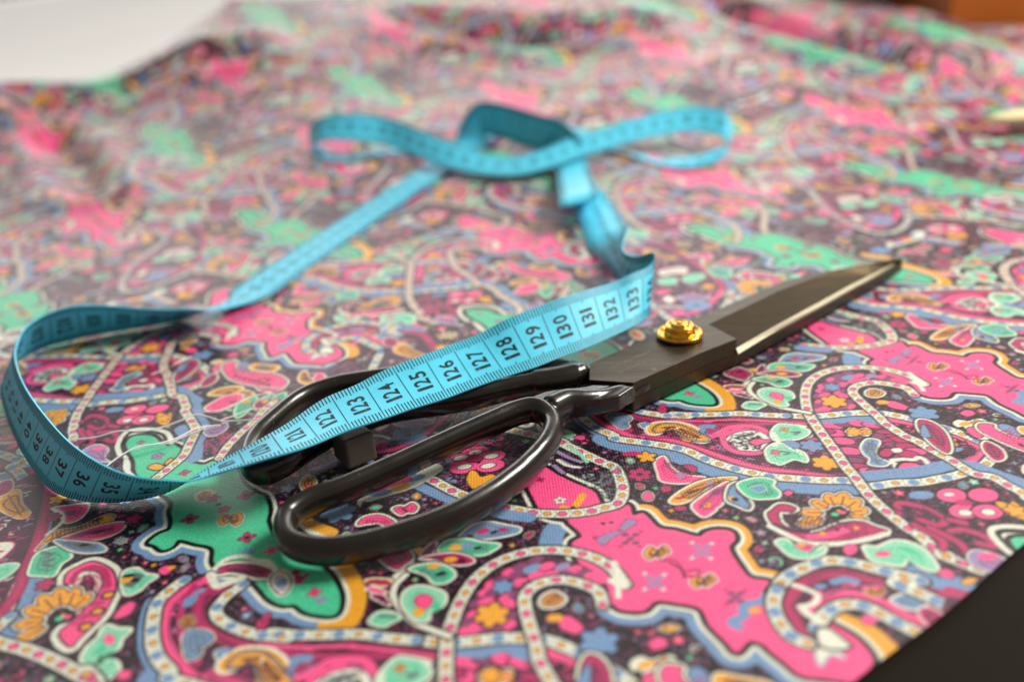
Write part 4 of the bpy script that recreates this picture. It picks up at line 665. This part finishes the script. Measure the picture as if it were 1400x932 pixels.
nt.links.new(n3.outputs['Fac'], bp2.inputs['Height']); nt.links.new(bp2.outputs[0], bp.inputs['Normal'])
nt.links.new(ad.outputs[0], bp.inputs['Height']); nt.links.new(bp.outputs[0], bsdf.inputs['Normal'])
link('printed_fabric', cloth(), fm, None, 'pink, mint and black paisley fabric spread over the table under the scissors', 'fabric')

# ------------------------------------------------------------------ table and what shows behind the cloth
V, F = prism([(-2500, -400, -1.0), (1500, -400, -1.0), (1500, 2200, -1.0), (-2500, 2200, -1.0)], -30)
link('table', fixn(mesh('table', V, F)), M['table'], None, 'dark table top bare at the lower right corner beside the fabric', 'table')
def sheet():
    V = []; F = []; nu, nv = 24, 18
    for side in (0, 1):
        for j in range(nv):
            for i in range(nu):
                u = i/(nu-1); v = j/(nv-1)
                x = -1250+1060*u+120*v; y = 540+620*v+60*u; z = 22+46*v*v+30*u*v+5*math.sin(u*6+v*3)-side*1.2
                V.append((x, y, z))
    for s in (0, 1):
        for j in range(nv-1):
            for i in range(nu-1):
                a = s*nu*nv+j*nu+i; f = (a, a+1, a+nu+1, a+nu); F.append(f if s == 0 else f[::-1])
    rim = [i for i in range(nu)]+[j*nu+nu-1 for j in range(1, nv)]+[(nv-1)*nu+i for i in range(nu-2, -1, -1)]+[j*nu for j in range(nv-2, 0, -1)]
    for a, b in zip(rim, rim[1:]+rim[:1]): F.append((a, a+nu*nv, b+nu*nv, b))
    return mesh('sheet', V, F)
link('paper_sheet', fixn(sheet()), M['paper'], None, 'large white paper sheet behind the far left edge of the fabric', 'paper', smooth=True)

# ------------------------------------------------------------------ measuring tape
TW = 20.0
def r4(x, y): return (380+x/2.121, 100+y/2.121)
def tE(x, y): return (x/4, 466+y/4)
def pair(pA, pB, ref, h, hint):
    """edge points of the tape, one on its known height, the other one tape-width away on its own line of sight"""
    P = atf(pA if ref == 'A' else pB, h); d = ray(pB if ref == 'A' else pA)
    o = CAMPOS-P; b_ = o@d; c_ = o@o-TW*TW; disc = b_*b_-c_
    if disc <= 0: Q = CAMPOS-b_*d
    else:
        qs = [CAMPOS+(-b_+s*math.sqrt(disc))*d for s in (-1, 1)]
        Q = qs[0 if hint == 'near' else 1]       # leaning towards the viewer or away
    Q = P+(Q-P)/np.linalg.norm(Q-P)*TW
    return (P, Q) if ref == 'A' else (Q, P)
ST = []
def e(pA, pB, ref, h, hint): ST.append(pair(pA, pB, ref, h, hint))
def fl(p, h): ST.append(('flat', atf(p, h)))
# bow: lower left strip, left turn, band, right turn, lower right strip
for a, b, h, hb in (((420,235),(420,215),1,1.5), ((330,230),(320,206),1,1.5), ((240,250),(222,222),1,2), ((160,257),(150,226),1.5,5), ((104,240),(98,190),3,14), ((97,212),(90,158),7,22),
        ((135,197),(126,130),11,26), ((210,198),(205,118),11,28), ((300,207),(305,126),9,25), ((400,242),(400,160),7,24), ((480,271),(490,197),5.5,22), ((560,289),(565,226),4.5,20), ((640,297),(645,246),4.5,18),
        ((720,293),(722,236),5,19), ((800,272),(795,212),6,21), ((870,247),(862,183),7,23), ((950,223),(950,160),8,24), ((1050,195),(1050,126),9,26), ((1150,176),(1150,105),10,27), ((1230,172),(1230,98),10,27),
        ((1285,185),(1298,112),9,25), ((1303,212),(1316,150),6,18), ((1285,248),(1308,195),3,10), ((1210,275),(1240,232),1.2,3), ((1120,270),(1120,244),1,1.5), ((1040,245),(1050,222),1,1.5), ((960,222),(980,202),1,1.5)):
    e(r4(*a), r4(*b), 'A', h, 'far')
for p, h in (((805,189),1.2), ((757,174),1.2), ((714,163),1.2), ((674,174),1.5), ((640,198),1.6), ((602,225),1.0), ((548,262),.8), ((490,300),.8), ((430,340),.8), ((385,370),.8), ((345,398),1.2)): fl(p, h)
# twist and the upright left loop
e((317,419), (313,408), 'A', 4, 'far')
e((284,424), (284,422), 'A', 11, 'far')
for a, b, h, ha in (((250,422),(255,435),.6,15), ((219,422),(218,443),.6,17), ((180,420),(182,449),.6,18), ((146,417),(146,455),.6,18), ((98,418),(109,462),.6,18), ((58,431),(58,475),.6,18), ((33,449),(26,492),.6,18), ((22,472),(8,512),.6,18), ((20,490),(0,530),.6,18),
        ((27,515),(6,562),.6,18), ((42,543),(22,604),.6,18), ((70,579),(42,638),.6,18), ((95,605),(67,668),.6,18), ((125,627),(100,682),.6,18), ((160,645),(142,687),.6,18), ((200,655),(190,683),.8,17), ((232,657),(230,673),1.0,16)):
    e(a, b, 'B', h, 'near')
e((264,658), (266,652), 'B', 2.5, 'near')
# front run over the handles
F0 = len(ST)
front = {118.6: ((296,649),(292,636),12,14), 120: ((373,626),(357,601),16.2,20), 121: ((425,610),(398,577),15.4,24), 122: ((470,591),(441,547),14.2,26), 123: ((516,576),(486,528),13.8,26), 124: ((562,560),(526,507),13,26), 125: ((605,547),(570,490),12.2,26),
         126: ((650,530),(614,473),11.5,26), 127: ((693,515),(654,458),11.5,26), 128: ((731,503),(695,436),11.5,26), 129: ((764,490),(735,420),11.5,27), 130: ((797,478),(769,407),11.5,28), 131: ((827,465),(806,396),11.5,28),
         132: ((853,453),(838,387),11.5,28), 133: ((872,443),(865,374),11.5,28)}
i127 = None
for k, (a, b, h, hb) in front.items():
    if k == 127: i127 = len(ST)
    e(a, b, 'A', h, 'far')
def ex(c, d):
    d = np.array(d, float); d /= np.linalg.norm(d); c = np.array(c, float); ST.append((c-d*TW/2, c+d*TW/2))
e((884,433), (889,363), 'A', 11, 'far')
ex((48.6, 3.0, 16.6), (.12, .22, .97))
e((874,404), (874,351), 'A', 6, 'near')
e((853,388), (851,343), 'A', 3, 'near')
ex((43.6, 58, 10.4), (.36, -.50, .79))
ex((44.4, 80, 7.4), (.78, -.22, .58))
ex((45.4, 103, 2.2), (.94, .28, .14))
ex((45.6,120,2.0), (.94,.30,.08))
ex((45.2,139,1.6), (.94,.34,0))
for c in ((44,150,2.2), (42.5,157,5), (39.5,150,8), (36.5,130,11), (34.6,114,13.4), (35,119,16), (36.4,140,14.5), (37.4,165,11), (39.7,206,8)):    # Z-fold where the tape doubles over itself
    dd = np.array([.9, .43, .03]); dd /= np.linalg.norm(dd); ST.append((np.array(c)-dd*TW/2, np.array(c)+dd*TW/2))
for a, b, h, hb in (((756,207),(776,172),1.5,16), ((735,207),(750,158),2.5,18), ((713,199),(717,139),3.5,19), ((694,192),(693,130),4.5,19), ((677,187),(672,128),4.5,19)): e(a, b, 'A', h, 'near')
e((663,188), (649,142), 'A', 3.2, 'far')
for p, h in (((640,193),2.4), ((622,208),2.2), ((606,222),2.0)): fl(p, h)      # the end of the tape lies on the long diagonal run
def tape_curves():
    C = [None]*len(ST)
    for i, s in enumerate(ST): C[i] = s[1] if isinstance(s[0], str) else (s[0]+s[1])/2
    A = []; B = []
    for i, s in enumerate(ST):
        if isinstance(s[0], str):
            t = C[min(i+1, len(ST)-1)]-C[i-1]; d = np.array([t[1], -t[0], 0]); d /= np.linalg.norm(d)
            A.append(C[i]-d*TW/2); B.append(C[i]+d*TW/2)
        else: A.append(s[0]); B.append(s[1])
    n = 10
    A = spline(A, n); B = spline(B, n)
    c = (A+B)/2; d = B-A; d /= np.linalg.norm(d, axis=1)[:, None]
    for _ in range(6):                          # vinyl does not crease: relax the knots
        c[1:-1] = (c[:-2]+2*c[1:-1]+c[2:])/4; d[1:-1] = (d[:-2]+2*d[1:-1]+d[2:])/4
    d /= np.linalg.norm(d, axis=1)[:, None]
    s = np.r_[0, np.cumsum(np.linalg.norm(np.diff(c, axis=0), axis=1))]
    return c, d, s, n
TC, TD, TS, TN = tape_curves()
T0 = TS[i127*TN]-1270.0                         # arc length where the printed scale reads zero
_pu = np.arange(math.ceil(TS[0]), TS[-1], 1.0)
def tcol(arr): return np.stack([np.interp(_pu, TS, arr[:, i]) for i in range(3)], 1)
RC, RD = tcol(TC), tcol(TD); RD /= np.linalg.norm(RD, axis=1)[:, None]
RT = np.gradient(RC, axis=0); RN = np.cross(RT, RD); RN /= np.linalg.norm(RN, axis=1)[:, None]
print('TAPE length', TS[-1], 'scale from', _pu[0]-T0, 'to', _pu[-1]-T0, 'front steps', [round(float(TS[(F0+i)*TN]-T0)) for i in range(len(front))])
def tape_pt(s, v, off):
    """s along the tape, v across (-10..10 mm), off = distance from the mid surface"""
    i = np.clip((np.asarray(s)-_pu[0]), 0, len(_pu)-1.001); k = i.astype(int); f = (i-k)[:, None]
    c = RC[k]*(1-f)+RC[k+1]*f; d = RD[k]*(1-f)+RD[k+1]*f; n = RN[k]*(1-f)+RN[k+1]*f
    cup = 0.18*(np.asarray(v)/10)**2
    return c+d*np.asarray(v)[:, None]+n*(np.asarray(off)+cup)[:, None]
GLYPH = {}
def glyph(ch):
    """flat mesh of one figure, cut into small pieces so that it can bend with the tape"""
    if ch in GLYPH: return GLYPH[ch]
    cu = bpy.data.curves.new('figure', 'FONT'); cu.body = ch; cu.size = 1.0; cu.offset = 0.02; cu.resolution_u = 4
    ob = bpy.data.objects.new('figure', cu); COL.objects.link(ob)
    me = ob.to_mesh(); bm = bmesh.new(); bm.from_mesh(me); ob.to_mesh_clear()
    bpy.data.objects.remove(ob); bpy.data.curves.remove(cu)
    for q in np.arange(.1, .8, .12):
        bmesh.ops.bisect_plane(bm, geom=bm.verts[:]+bm.edges[:]+bm.faces[:], plane_co=(0, q, 0), plane_no=(0, 1, 0))
    bm.verts.ensure_lookup_table(); bm.verts.index_update()
    V = np.array([v.co[:2] for v in bm.verts]); F = [tuple(v.index for v in f.verts) for f in bm.faces]; bm.free()
    V[:, 0] -= V[:, 0].min(); wd = V[:, 0].max(); V[:, 0] /= max(wd, 1e-6); V[:, 1] /= .70
    GLYPH[ch] = (V, F, wd); return GLYPH[ch]
def build_tape():
    V = []; F = []; MI = []
    def put(s, v, off, faces, mi, flip=False):
        o = sum(len(x) for x in V); P = tape_pt(np.asarray(s, float), np.asarray(v, float), np.asarray(off, float)); V.append(P)
        for f in faces: F.append(tuple(i+o for i in (f[::-1] if flip else f))); MI.append(mi)
    m = 8; th = .22
    su = np.arange(_pu[0], _pu[-1]-1, 1.5); n = len(su)
    vv = np.linspace(-10, 10, m+1)
    S_, V_ = np.meshgrid(su, vv, indexing='ij')
    fr = [(i*(m+1)+j, (i+1)*(m+1)+j, (i+1)*(m+1)+j+1, i*(m+1)+j+1) for i in range(n-1) for j in range(m)]
    S2 = np.r_[S_.ravel(), S_.ravel()]; V2 = np.r_[V_.ravel(), V_.ravel()]; O2 = np.r_[np.full(S_.size, th), np.full(S_.size, -th)]
    N_ = S_.size; faces = list(fr)+[tuple(i+N_ for i in f[::-1]) for f in fr]
    rim = [i*(m+1) for i in range(n)]; rim2 = [i*(m+1)+m for i in range(n)]
    for a, b in zip(rim, rim[1:]): faces.append((b, a, a+N_, b+N_))
    for a, b in zip(rim2, rim2[1:]): faces.append((a, b, b+N_, a+N_))
    for base in (0, (n-1)*(m+1)):
        for j in range(m): faces.append((base+j, base+j+1, base+j+1+N_, base+j+N_))
    put(S2, V2, O2, faces, 0)
    ink = th+.05
    def bar(s0, s1, v0, v1, side, k=1):
        vs = np.linspace(v0, v1, k+1); s = np.r_[np.full(k+1, s0), np.full(k+1, s1)]; v = np.r_[vs, vs]
        put(s, v, np.full(2*k+2, side*ink), [(i, k+1+i, k+2+i, i+1) for i in range(k)], 1, side < 0)
    lo = math.ceil((_pu[0]-T0)/1.0)+2; hi = math.floor((_pu[-1]-T0)/1.0)-3
    for side in (1, -1):
        for mmk in range(lo, hi):
            s = mmk+T0; L = 3.3 if mmk % 5 else 4.0
            wd = .16
            if mmk % 10 == 0: bar(s-.13, s+.13, -9.9, 9.9, side, 6)
            else:
                bar(s-wd, s+wd, -9.9, -9.9+L, side, 2); bar(s-wd, s+wd, 9.9-L, 9.9, side, 2)
        for cm in range(lo//10, hi//10+1):
            num = cm if side > 0 else 150-cm
            if num < 1 or num > 150: continue
            txt = str(num); gh = 4.9; gw = 2.75; gap = .75
            wid = [1.2 if c == '1' else gw for c in txt]; tot = sum(wid)+gap*(len(txt)-1); x = -tot/2
            # numbers stand just before their line, tops towards the smaller numbers
            base = cm*10+T0-(2.4 if side > 0 else -2.4)
            if base-6 < _pu[0] or base+6 > _pu[-1]-2: continue
            for c, wc in zip(txt, wid):
                G, GF, _w = glyph(c)
                vx = x+G[:, 0]*wc; uy = G[:, 1]*gh
                s = base-uy if side > 0 else base+uy
                put(s, vx, np.full(len(G), side*ink), GF, 1, False)
                x += wc+gap
    me = mesh('tape', np.vstack(V), F, MI)
    return me
o = link('measuring_tape', build_tape(), [M['tape'], M['tick']], None, 'bright blue centimetre measuring tape curling over the scissors into a loose bow', 'measuring tape', smooth=False)

# ------------------------------------------------------------------ tailor's shears
piv = at((929, 459), 10.5)
root = bpy.data.objects.new('scissors', None); COL.objects.link(root); root.location = (piv[0]*MMU, piv[1]*MMU, 0)
root['label'] = "large black tailor's shears with brass pivot screw lying on the paisley fabric"; root['category'] = 'scissors'
def part(name, me, mats, parent=None, smooth=False):
    p = parent or root
    off = Vector((piv[0]*MMU, piv[1]*MMU, 0))
    me.transform(Matrix.Translation(-off)); o = link(name, me, mats, root, smooth=smooth)
    if parent: o.parent = parent
    return o
def r1(x, y): return (330+x/2.027, 330+y/2.027)
# upper blade: plate, step down to the hollow-ground face, honed edge, tip
def upper():
    V = []; F = []; MI = []
    def add(p, h): V.append(at(p, h)); return len(V)-1
    H = 10.3; LO = 5.4
    plate = [((806,497),(806,519)), ((866,470),(866,523)), ((925,447),(963,480)), ((953,435),(1007,463))]
    rows = []
    for sp, nr in plate:
        a = add(sp, H); b = add(nr, H); pb = V[b]; ps = V[a]
        V.append(np.array([pb[0], pb[1], LO])); c = len(V)-1
        V.append(np.array([ps[0], ps[1], LO])); d = len(V)-1
        rows.append((a, b, c, d))
    for r, q in zip(rows, rows[1:]):
        F += [(r[0], r[1], q[1], q[0]), (r[1], r[2], q[2], q[1]), (r[2], r[3], q[3], q[2]), (r[3], r[0], q[0], q[3])]; MI += [0]*4
    r = rows[0]; F.append(r[::-1]); MI.append(0)
    st = [((953,435),(967,444),(1007,474),(1008,481),10.3), ((1015,408),(1016,421),(1063,444),(1065,450),10.1), ((1074,383),(1066,397),(1120,413.5),(1122,419),9.9), ((1118,373),(1112,380),(1164,389.5),(1166,394),9.5),
          ((1152,366.5),(1147,369),(1191,376),(1193,379.5),9.0), ((1192,359),(1188,360.5),(1212,365),(1213,368),8.2), ((1233,352.5),(1232,353),(1233,354),(1234,355.5),7.0)]
    rr = []
    for i, (sp, rd, g, gb, h) in enumerate(st):
        a = add(sp, h); b = add(rd, h)
        e1_ = V[rows[-1][1]] if i == 0 else None
        hg = 7.0-.25*i; hb = 5.5-.1*i
        if i == 0:
            V.append(np.array([e1_[0], e1_[1], hg])); c = len(V)-1; V.append(np.array([e1_[0]+.6, e1_[1]-.9, hb])); d = len(V)-1
        else: c = add(g, hg); d = add(gb, hb)
        ps = V[a]; V.append(np.array([ps[0], ps[1], LO-.05*i])); k = len(V)-1
        rr.append((a, b, c, d, k))
    n2 = rows[-1][1]
    F.append((rr[0][1], n2, rr[0][2])); MI.append(1)              # wall of the step
    F.append((rows[-1][0], n2, rr[0][1])); MI.append(0)
    for r, q in zip(rr, rr[1:]):
        F += [(r[0], r[1], q[1], q[0]), (r[1], r[2], q[2], q[1]), (r[2], r[3], q[3], q[2]), (r[3], r[4], q[4], q[3]), (r[4], r[0], q[0], q[4])]
        MI += [0, 1, 2, 0, 0]
    F.append(rr[-1][:5]); MI.append(0)
    return mesh('upper_blade', V, F, MI)
ub = part('upper_blade', fixn(upper()), [M['blade'], M['ground'], M['edge']]); bevel(ub, .28, 2, .6)
def lower():
    nr = [(at(p, 10.3), o) for p, o in (((866,523),.25), ((963,480),.25), ((1007,463),.25))]
    nr += [(at(p, 5.4), o) for p, o in (((1065,450),-.35), ((1122,419),-.35), ((1166,394),-.35), ((1193,379.5),-.3), ((1234,355.5),-.2))]
    top = [np.array([q[0]-.55*o, q[1]+.83*o, 5.35]) for q, o in nr]
    top += [at(p, 5.3) for p in ((1200,360), (1150,370), (1074,387), (953,441), (800,505), (800,524))]
    for k in range(len(top)): top[k][2] = 5.35 if k < 3 or k > 10 else 5.2-.08*min(k-2, 6)
    V, F = prism(top, 1.0)
    c = np.mean(V[:len(top)], axis=0)
    return mesh('lower_blade', V, F)
lb = part('lower_blade', fixn(lower()), [M['blade']]); bevel(lb, .35)
# pivot screw turned in brass: flanged washer, slotted stepped head
def lathe(prof, k=48):
    V = []; F = []
    for r, z in prof:
        for j in range(k): a = 2*math.pi*j/k; V.append((piv[0]+r*math.cos(a), piv[1]+r*math.sin(a), z))
    for i in range(len(prof)-1):
        for j in range(k): F.append((i*k+j, i*k+(j+1) % k, (i+1)*k+(j+1) % k, (i+1)*k+j))
    F.append(tuple(range(k))[::-1]); F.append(tuple((len(prof)-1)*k+j for j in range(k)))
    return V, F
z = 10.3
sc = part('pivot_screw', mesh('washer', *lathe([(5.2,z-.2),(6.2,z),(6.9,z+.35),(7.2,z+.95),(7.1,z+1.45),(6.7,z+1.75),(6.2,z+1.7),(5.9,z+1.35),(5.3,z+1.2),(4.6,z+1.25)])), [M['brass']], smooth=True)
part('screw_head', mesh('screw_head', *lathe([(4.9,z+1.1),(4.9,z+1.5),(4.4,z+2.2),(4.3,z+3.0),(4.55,z+3.3),(4.5,z+3.8),(4.1,z+4.1),(3.5,z+4.0),(3.2,z+3.75),(2.9,z+3.8),(2.75,z+4.4),(2.5,z+4.75),(2.0,z+4.85),(1.7,z+4.65),(1.2,z+4.6),(.9,z+4.9),(.3,z+5.0)])), [M['brass']], parent=sc, smooth=True)
def remeshed(name, VF, vox, it, parent=None):
    o = part(name, fixn(mesh(name, *VF)), [M['enamel']], parent, smooth=True)
    m = o.modifiers.new('remesh', 'REMESH'); m.mode = 'VOXEL'; m.voxel_size = vox*MMU; m.use_smooth_shade = True
    s = o.modifiers.new('smooth', 'SMOOTH'); s.factor = .5; s.iterations = it
    return o
# near handle: big four-finger bow and its neck to the plate
loop = [((862,505),8.5), ((822,468),9.5), ((770,473),9.5), ((690,506),9), ((600,546),8.5), ((500,592),8), ((400,638),7.5), ((290,686),7), ((188,724),6.5), ((125,772),6), ((136,834),5.6), ((225,858),5.4), ((335,846),5.4), ((440,818),5.6), ((550,780),6), ((650,731),6.4), ((740,672),6.8), ((808,612),7.4), ((852,556),8)]
L3 = spline([at(r1(*p), h) for p, h in loop], 7, True)
nk = spline([at(p, h) for p, h in (((752,560),8.8), ((775,549),9.0), ((800,548),8.4), ((826,545),7.6), ((850,537),7.2), ((870,531),7.0), ((885,525),7.0))], 6)
web = [at(p, 9.8) for p in ((716,545),(745,534),(771,530),(800,528),(810,525),(868,527),(846,541),(800,549),(776,553),(760,564),(747,560))]
tl = tube(L3, 2.8, 3.9, True); tn = tube(nk, np.linspace(3.8, 1.5, len(nk)), np.linspace(4.2, 2.0, len(nk)))
wb = prism(web, 5.0)
remeshed('handle', merge(tl, tn, wb), .42, 7)
# far handle: thumb bow, passing under the tape
bow = [((796,512),8.0), ((762,520),8), ((725,526),7.8), ((690,533),7.6), ((650,543),7.4), ((610,550),7), ((568,556),6.8), ((528,563),6.5), ((488,577),6.2), ((452,594),6), ((418,614),5.8), ((388,634),5.5), ((362,645),5.3), ((345,641),5.2), ((341,625),5.2), ((350,602),5.4), ((374,577),5.8), ((412,547),6.2), ((455,530),6.6), ((505,521),7), ((560,514),7.2), ((620,509),7.5), ((690,505),7.8), ((750,505),8)]
B3 = spline([at(p, h) for p, h in bow], 7, True)
bk = spline([at(p, h) for p, h in (((730,524),7.6), ((765,519),7.8), ((789,513),8.0))], 6)
B4 = tube(bk, 4.4, 4.2)
conn = prism([at(p, 6.8) for p in ((765,505),(800,500),(830,492),(830,520),(800,528),(770,528))], 2.0)
remeshed('handle', merge(tube(B3, 2.8, 3.8, True), B4, conn), .42, 7)
# rubber stop between the handles
c0 = at((482,602), 7.0); dx = at((540,578), 7)-at((460,610), 7); dx[2] = 0; dx /= np.linalg.norm(dx); dy = np.array([-dx[1], dx[0], 0])
V = []
for sz, k in ((-5.5, 1.0), (3.2, .94)):
    for a, b in ((-4.6,-4.8),(4.6,-4.8),(4.1,4.8),(-4.1,4.8)): V.append(c0+dx*a*k+dy*b*k+np.array([0,0,sz]))
st = part('stopper', fixn(mesh('stopper', V, [(3,2,1,0),(4,5,6,7),(0,1,5,4),(1,2,6,5),(2,3,7,6),(3,0,4,7)])), [M['rubber']]); bevel(st, .9, 3)
# worn engraving on the plate: two rows of tiny strokes
V = []; F = []
rg = random.Random(3)
for (pa, pb, n, hgt) in (((836,504),(893,480),26,1.5), ((846,510),(884,494),16,1.0)):
    A0 = at(pa, 10.33); A1 = at(pb, 10.33); d = (A1-A0); ln = np.linalg.norm(d[:2]); d /= ln; nrm_ = np.array([-d[1], d[0], 0])
    for i in range(n):
        s = ln*(i+.1)/n; wdt = ln/n*rg.uniform(.25, .55); k = rg.uniform(.5, 1)*hgt; sl = rg.uniform(-.4, .4)
        o_ = len(V); base = A0+d*s
        V += [base, base+d*wdt*.5, base+d*(wdt*.5+sl)+nrm_*k, base+d*sl+nrm_*k]; F.append((o_, o_+1, o_+2, o_+3))
part('engraving', mesh('engraving', V, F), [M['engrave']], parent=ub)

# ------------------------------------------------------------------ loose threads
def thread(pts, r, label, h0=.6):
    P = spline([atf(p, hh) for p, hh in pts], 10)
    V, F = tube(P, r, r, False, 6)
    link('thread', mesh('thread', V, F), M['thread'], None, label, 'thread', smooth=True)['group'] = 'loose threads by the scissors handle'
def z(x, y): return (130+x/4.66, 500+y/4.66)
thread([(z(-160,470),.5), (z(0,455),.6), (z(150,415),1.5), (z(300,415),1), (z(430,390),.8), (z(540,350),1.5), (z(640,310),2.2), (z(720,325),1.6), (z(800,350),1), (z(900,350),1), (z(1050,338),2)], 0.216, 'long wavy white thread lying highest across the fabric inside the tape loop')
thread([(z(70,640),1), (z(150,580),2), (z(260,520),3), (z(400,495),2.5), (z(520,460),2), (z(640,400),2.2), (z(740,383),1.2), (z(800,378),.8)], 0.230, 'white thread over the mint shape nearest to the left tape loop')
thread([(z(90,620),.6), (z(200,550),.8), (z(330,510),.8), (z(470,490),.7), (z(600,435),.7), (z(700,395),.7)], 0.176, 'thin white thread running close below the thicker one over the mint shape')
thread([(z(650,290),.8), (z(760,290),.8), (z(900,240),1.2), (z(1000,195),1.2), (z(1120,170),.8)], 0.162, 'short pale thread over the pink leaves left of the far handle')
thread([(z(800,345),.8), (z(880,320),.8), (z(960,285),1), (z(1060,272),.8), (z(1130,280),.6)], 0.176, 'short white thread arching over the red leaf beside the far handle')
thread([((262,487),1), ((240,497),3), ((226,505),1), ((206,512),.8)], 0.189, 'white thread end lying on the crimson motif near the back of the loop')

# ------------------------------------------------------------------ things at the far right
# cream pointed tool
def folder():
    p0 = atf((1340,177), 4); p1 = p0+np.array([150, 20, 0]); V = []; F = []; n = 14; k = 10
    for i in range(n):
        t = i/(n-1); c = p0*(1-t)+p1*t; c = np.array([c[0], c[1], float(fab_h(c[0], c[1]))+9]); hw = 12*min(1, (t*3.2)**.6+.04); ht = 4.2*min(1, (t*4)**.6+.1)
        for j in range(k): a = 2*math.pi*j/k; V.append(c+np.array([0, hw*math.cos(a), ht*math.sin(a)]))
    for i in range(n-1):
        for j in range(k): F.append((i*k+j, i*k+(j+1) % k, (i+1)*k+(j+1) % k, (i+1)*k+j))
    F += [tuple(range(k))[::-1], tuple((n-1)*k+j for j in range(k))]
    return mesh('folder', V, F)
link('bone_folder', fixn(folder()), M['bone'], None, 'cream pointed tool lying on the fabric at the right edge', 'tool', smooth=True)
# orange wooden box with a dark base standing behind the cloth
bx = np.array([378.0, 500.0, 8.0])
rt = bpy.data.objects.new('wooden_box', None); COL.objects.link(rt); rt.location = (bx*MMU).tolist()
rt['label'] = 'orange brown wooden box behind the far right corner of the fabric'; rt['category'] = 'box'
def blk(name, x0, x1, y0, y1, z0, z1, m, bv=1.5):
    V, F = prism([(x0, y0, z1), (x1, y0, z1), (x1, y1, z1), (x0, y1, z1)], z0)
    o = link(name, fixn(mesh(name, V, F)), m, rt); bevel(o, bv); return o
blk('body', 0, 300, 0, 160, -8, 140, M['orange']); blk('lid', -4, 304, -4, 164, 141, 160, M['orange']); blk('plinth', -9, 309, 2, 158, -30, -8.5, M['black'])
# pale case left of it
cx = np.array([322.0, 560.0, 0.0])
V, F = prism([(cx[0], cx[1]+60, 130), (cx[0]+118, cx[1]+60, 130), (cx[0]+118, cx[1]+200, 130), (cx[0], cx[1]+200, 130)], -1)
o = link('storage_box', fixn(mesh('storage_box', V, F)), M['wall'], None, 'pale grey box standing behind the fabric left of the orange box', 'box'); bevel(o, 3)
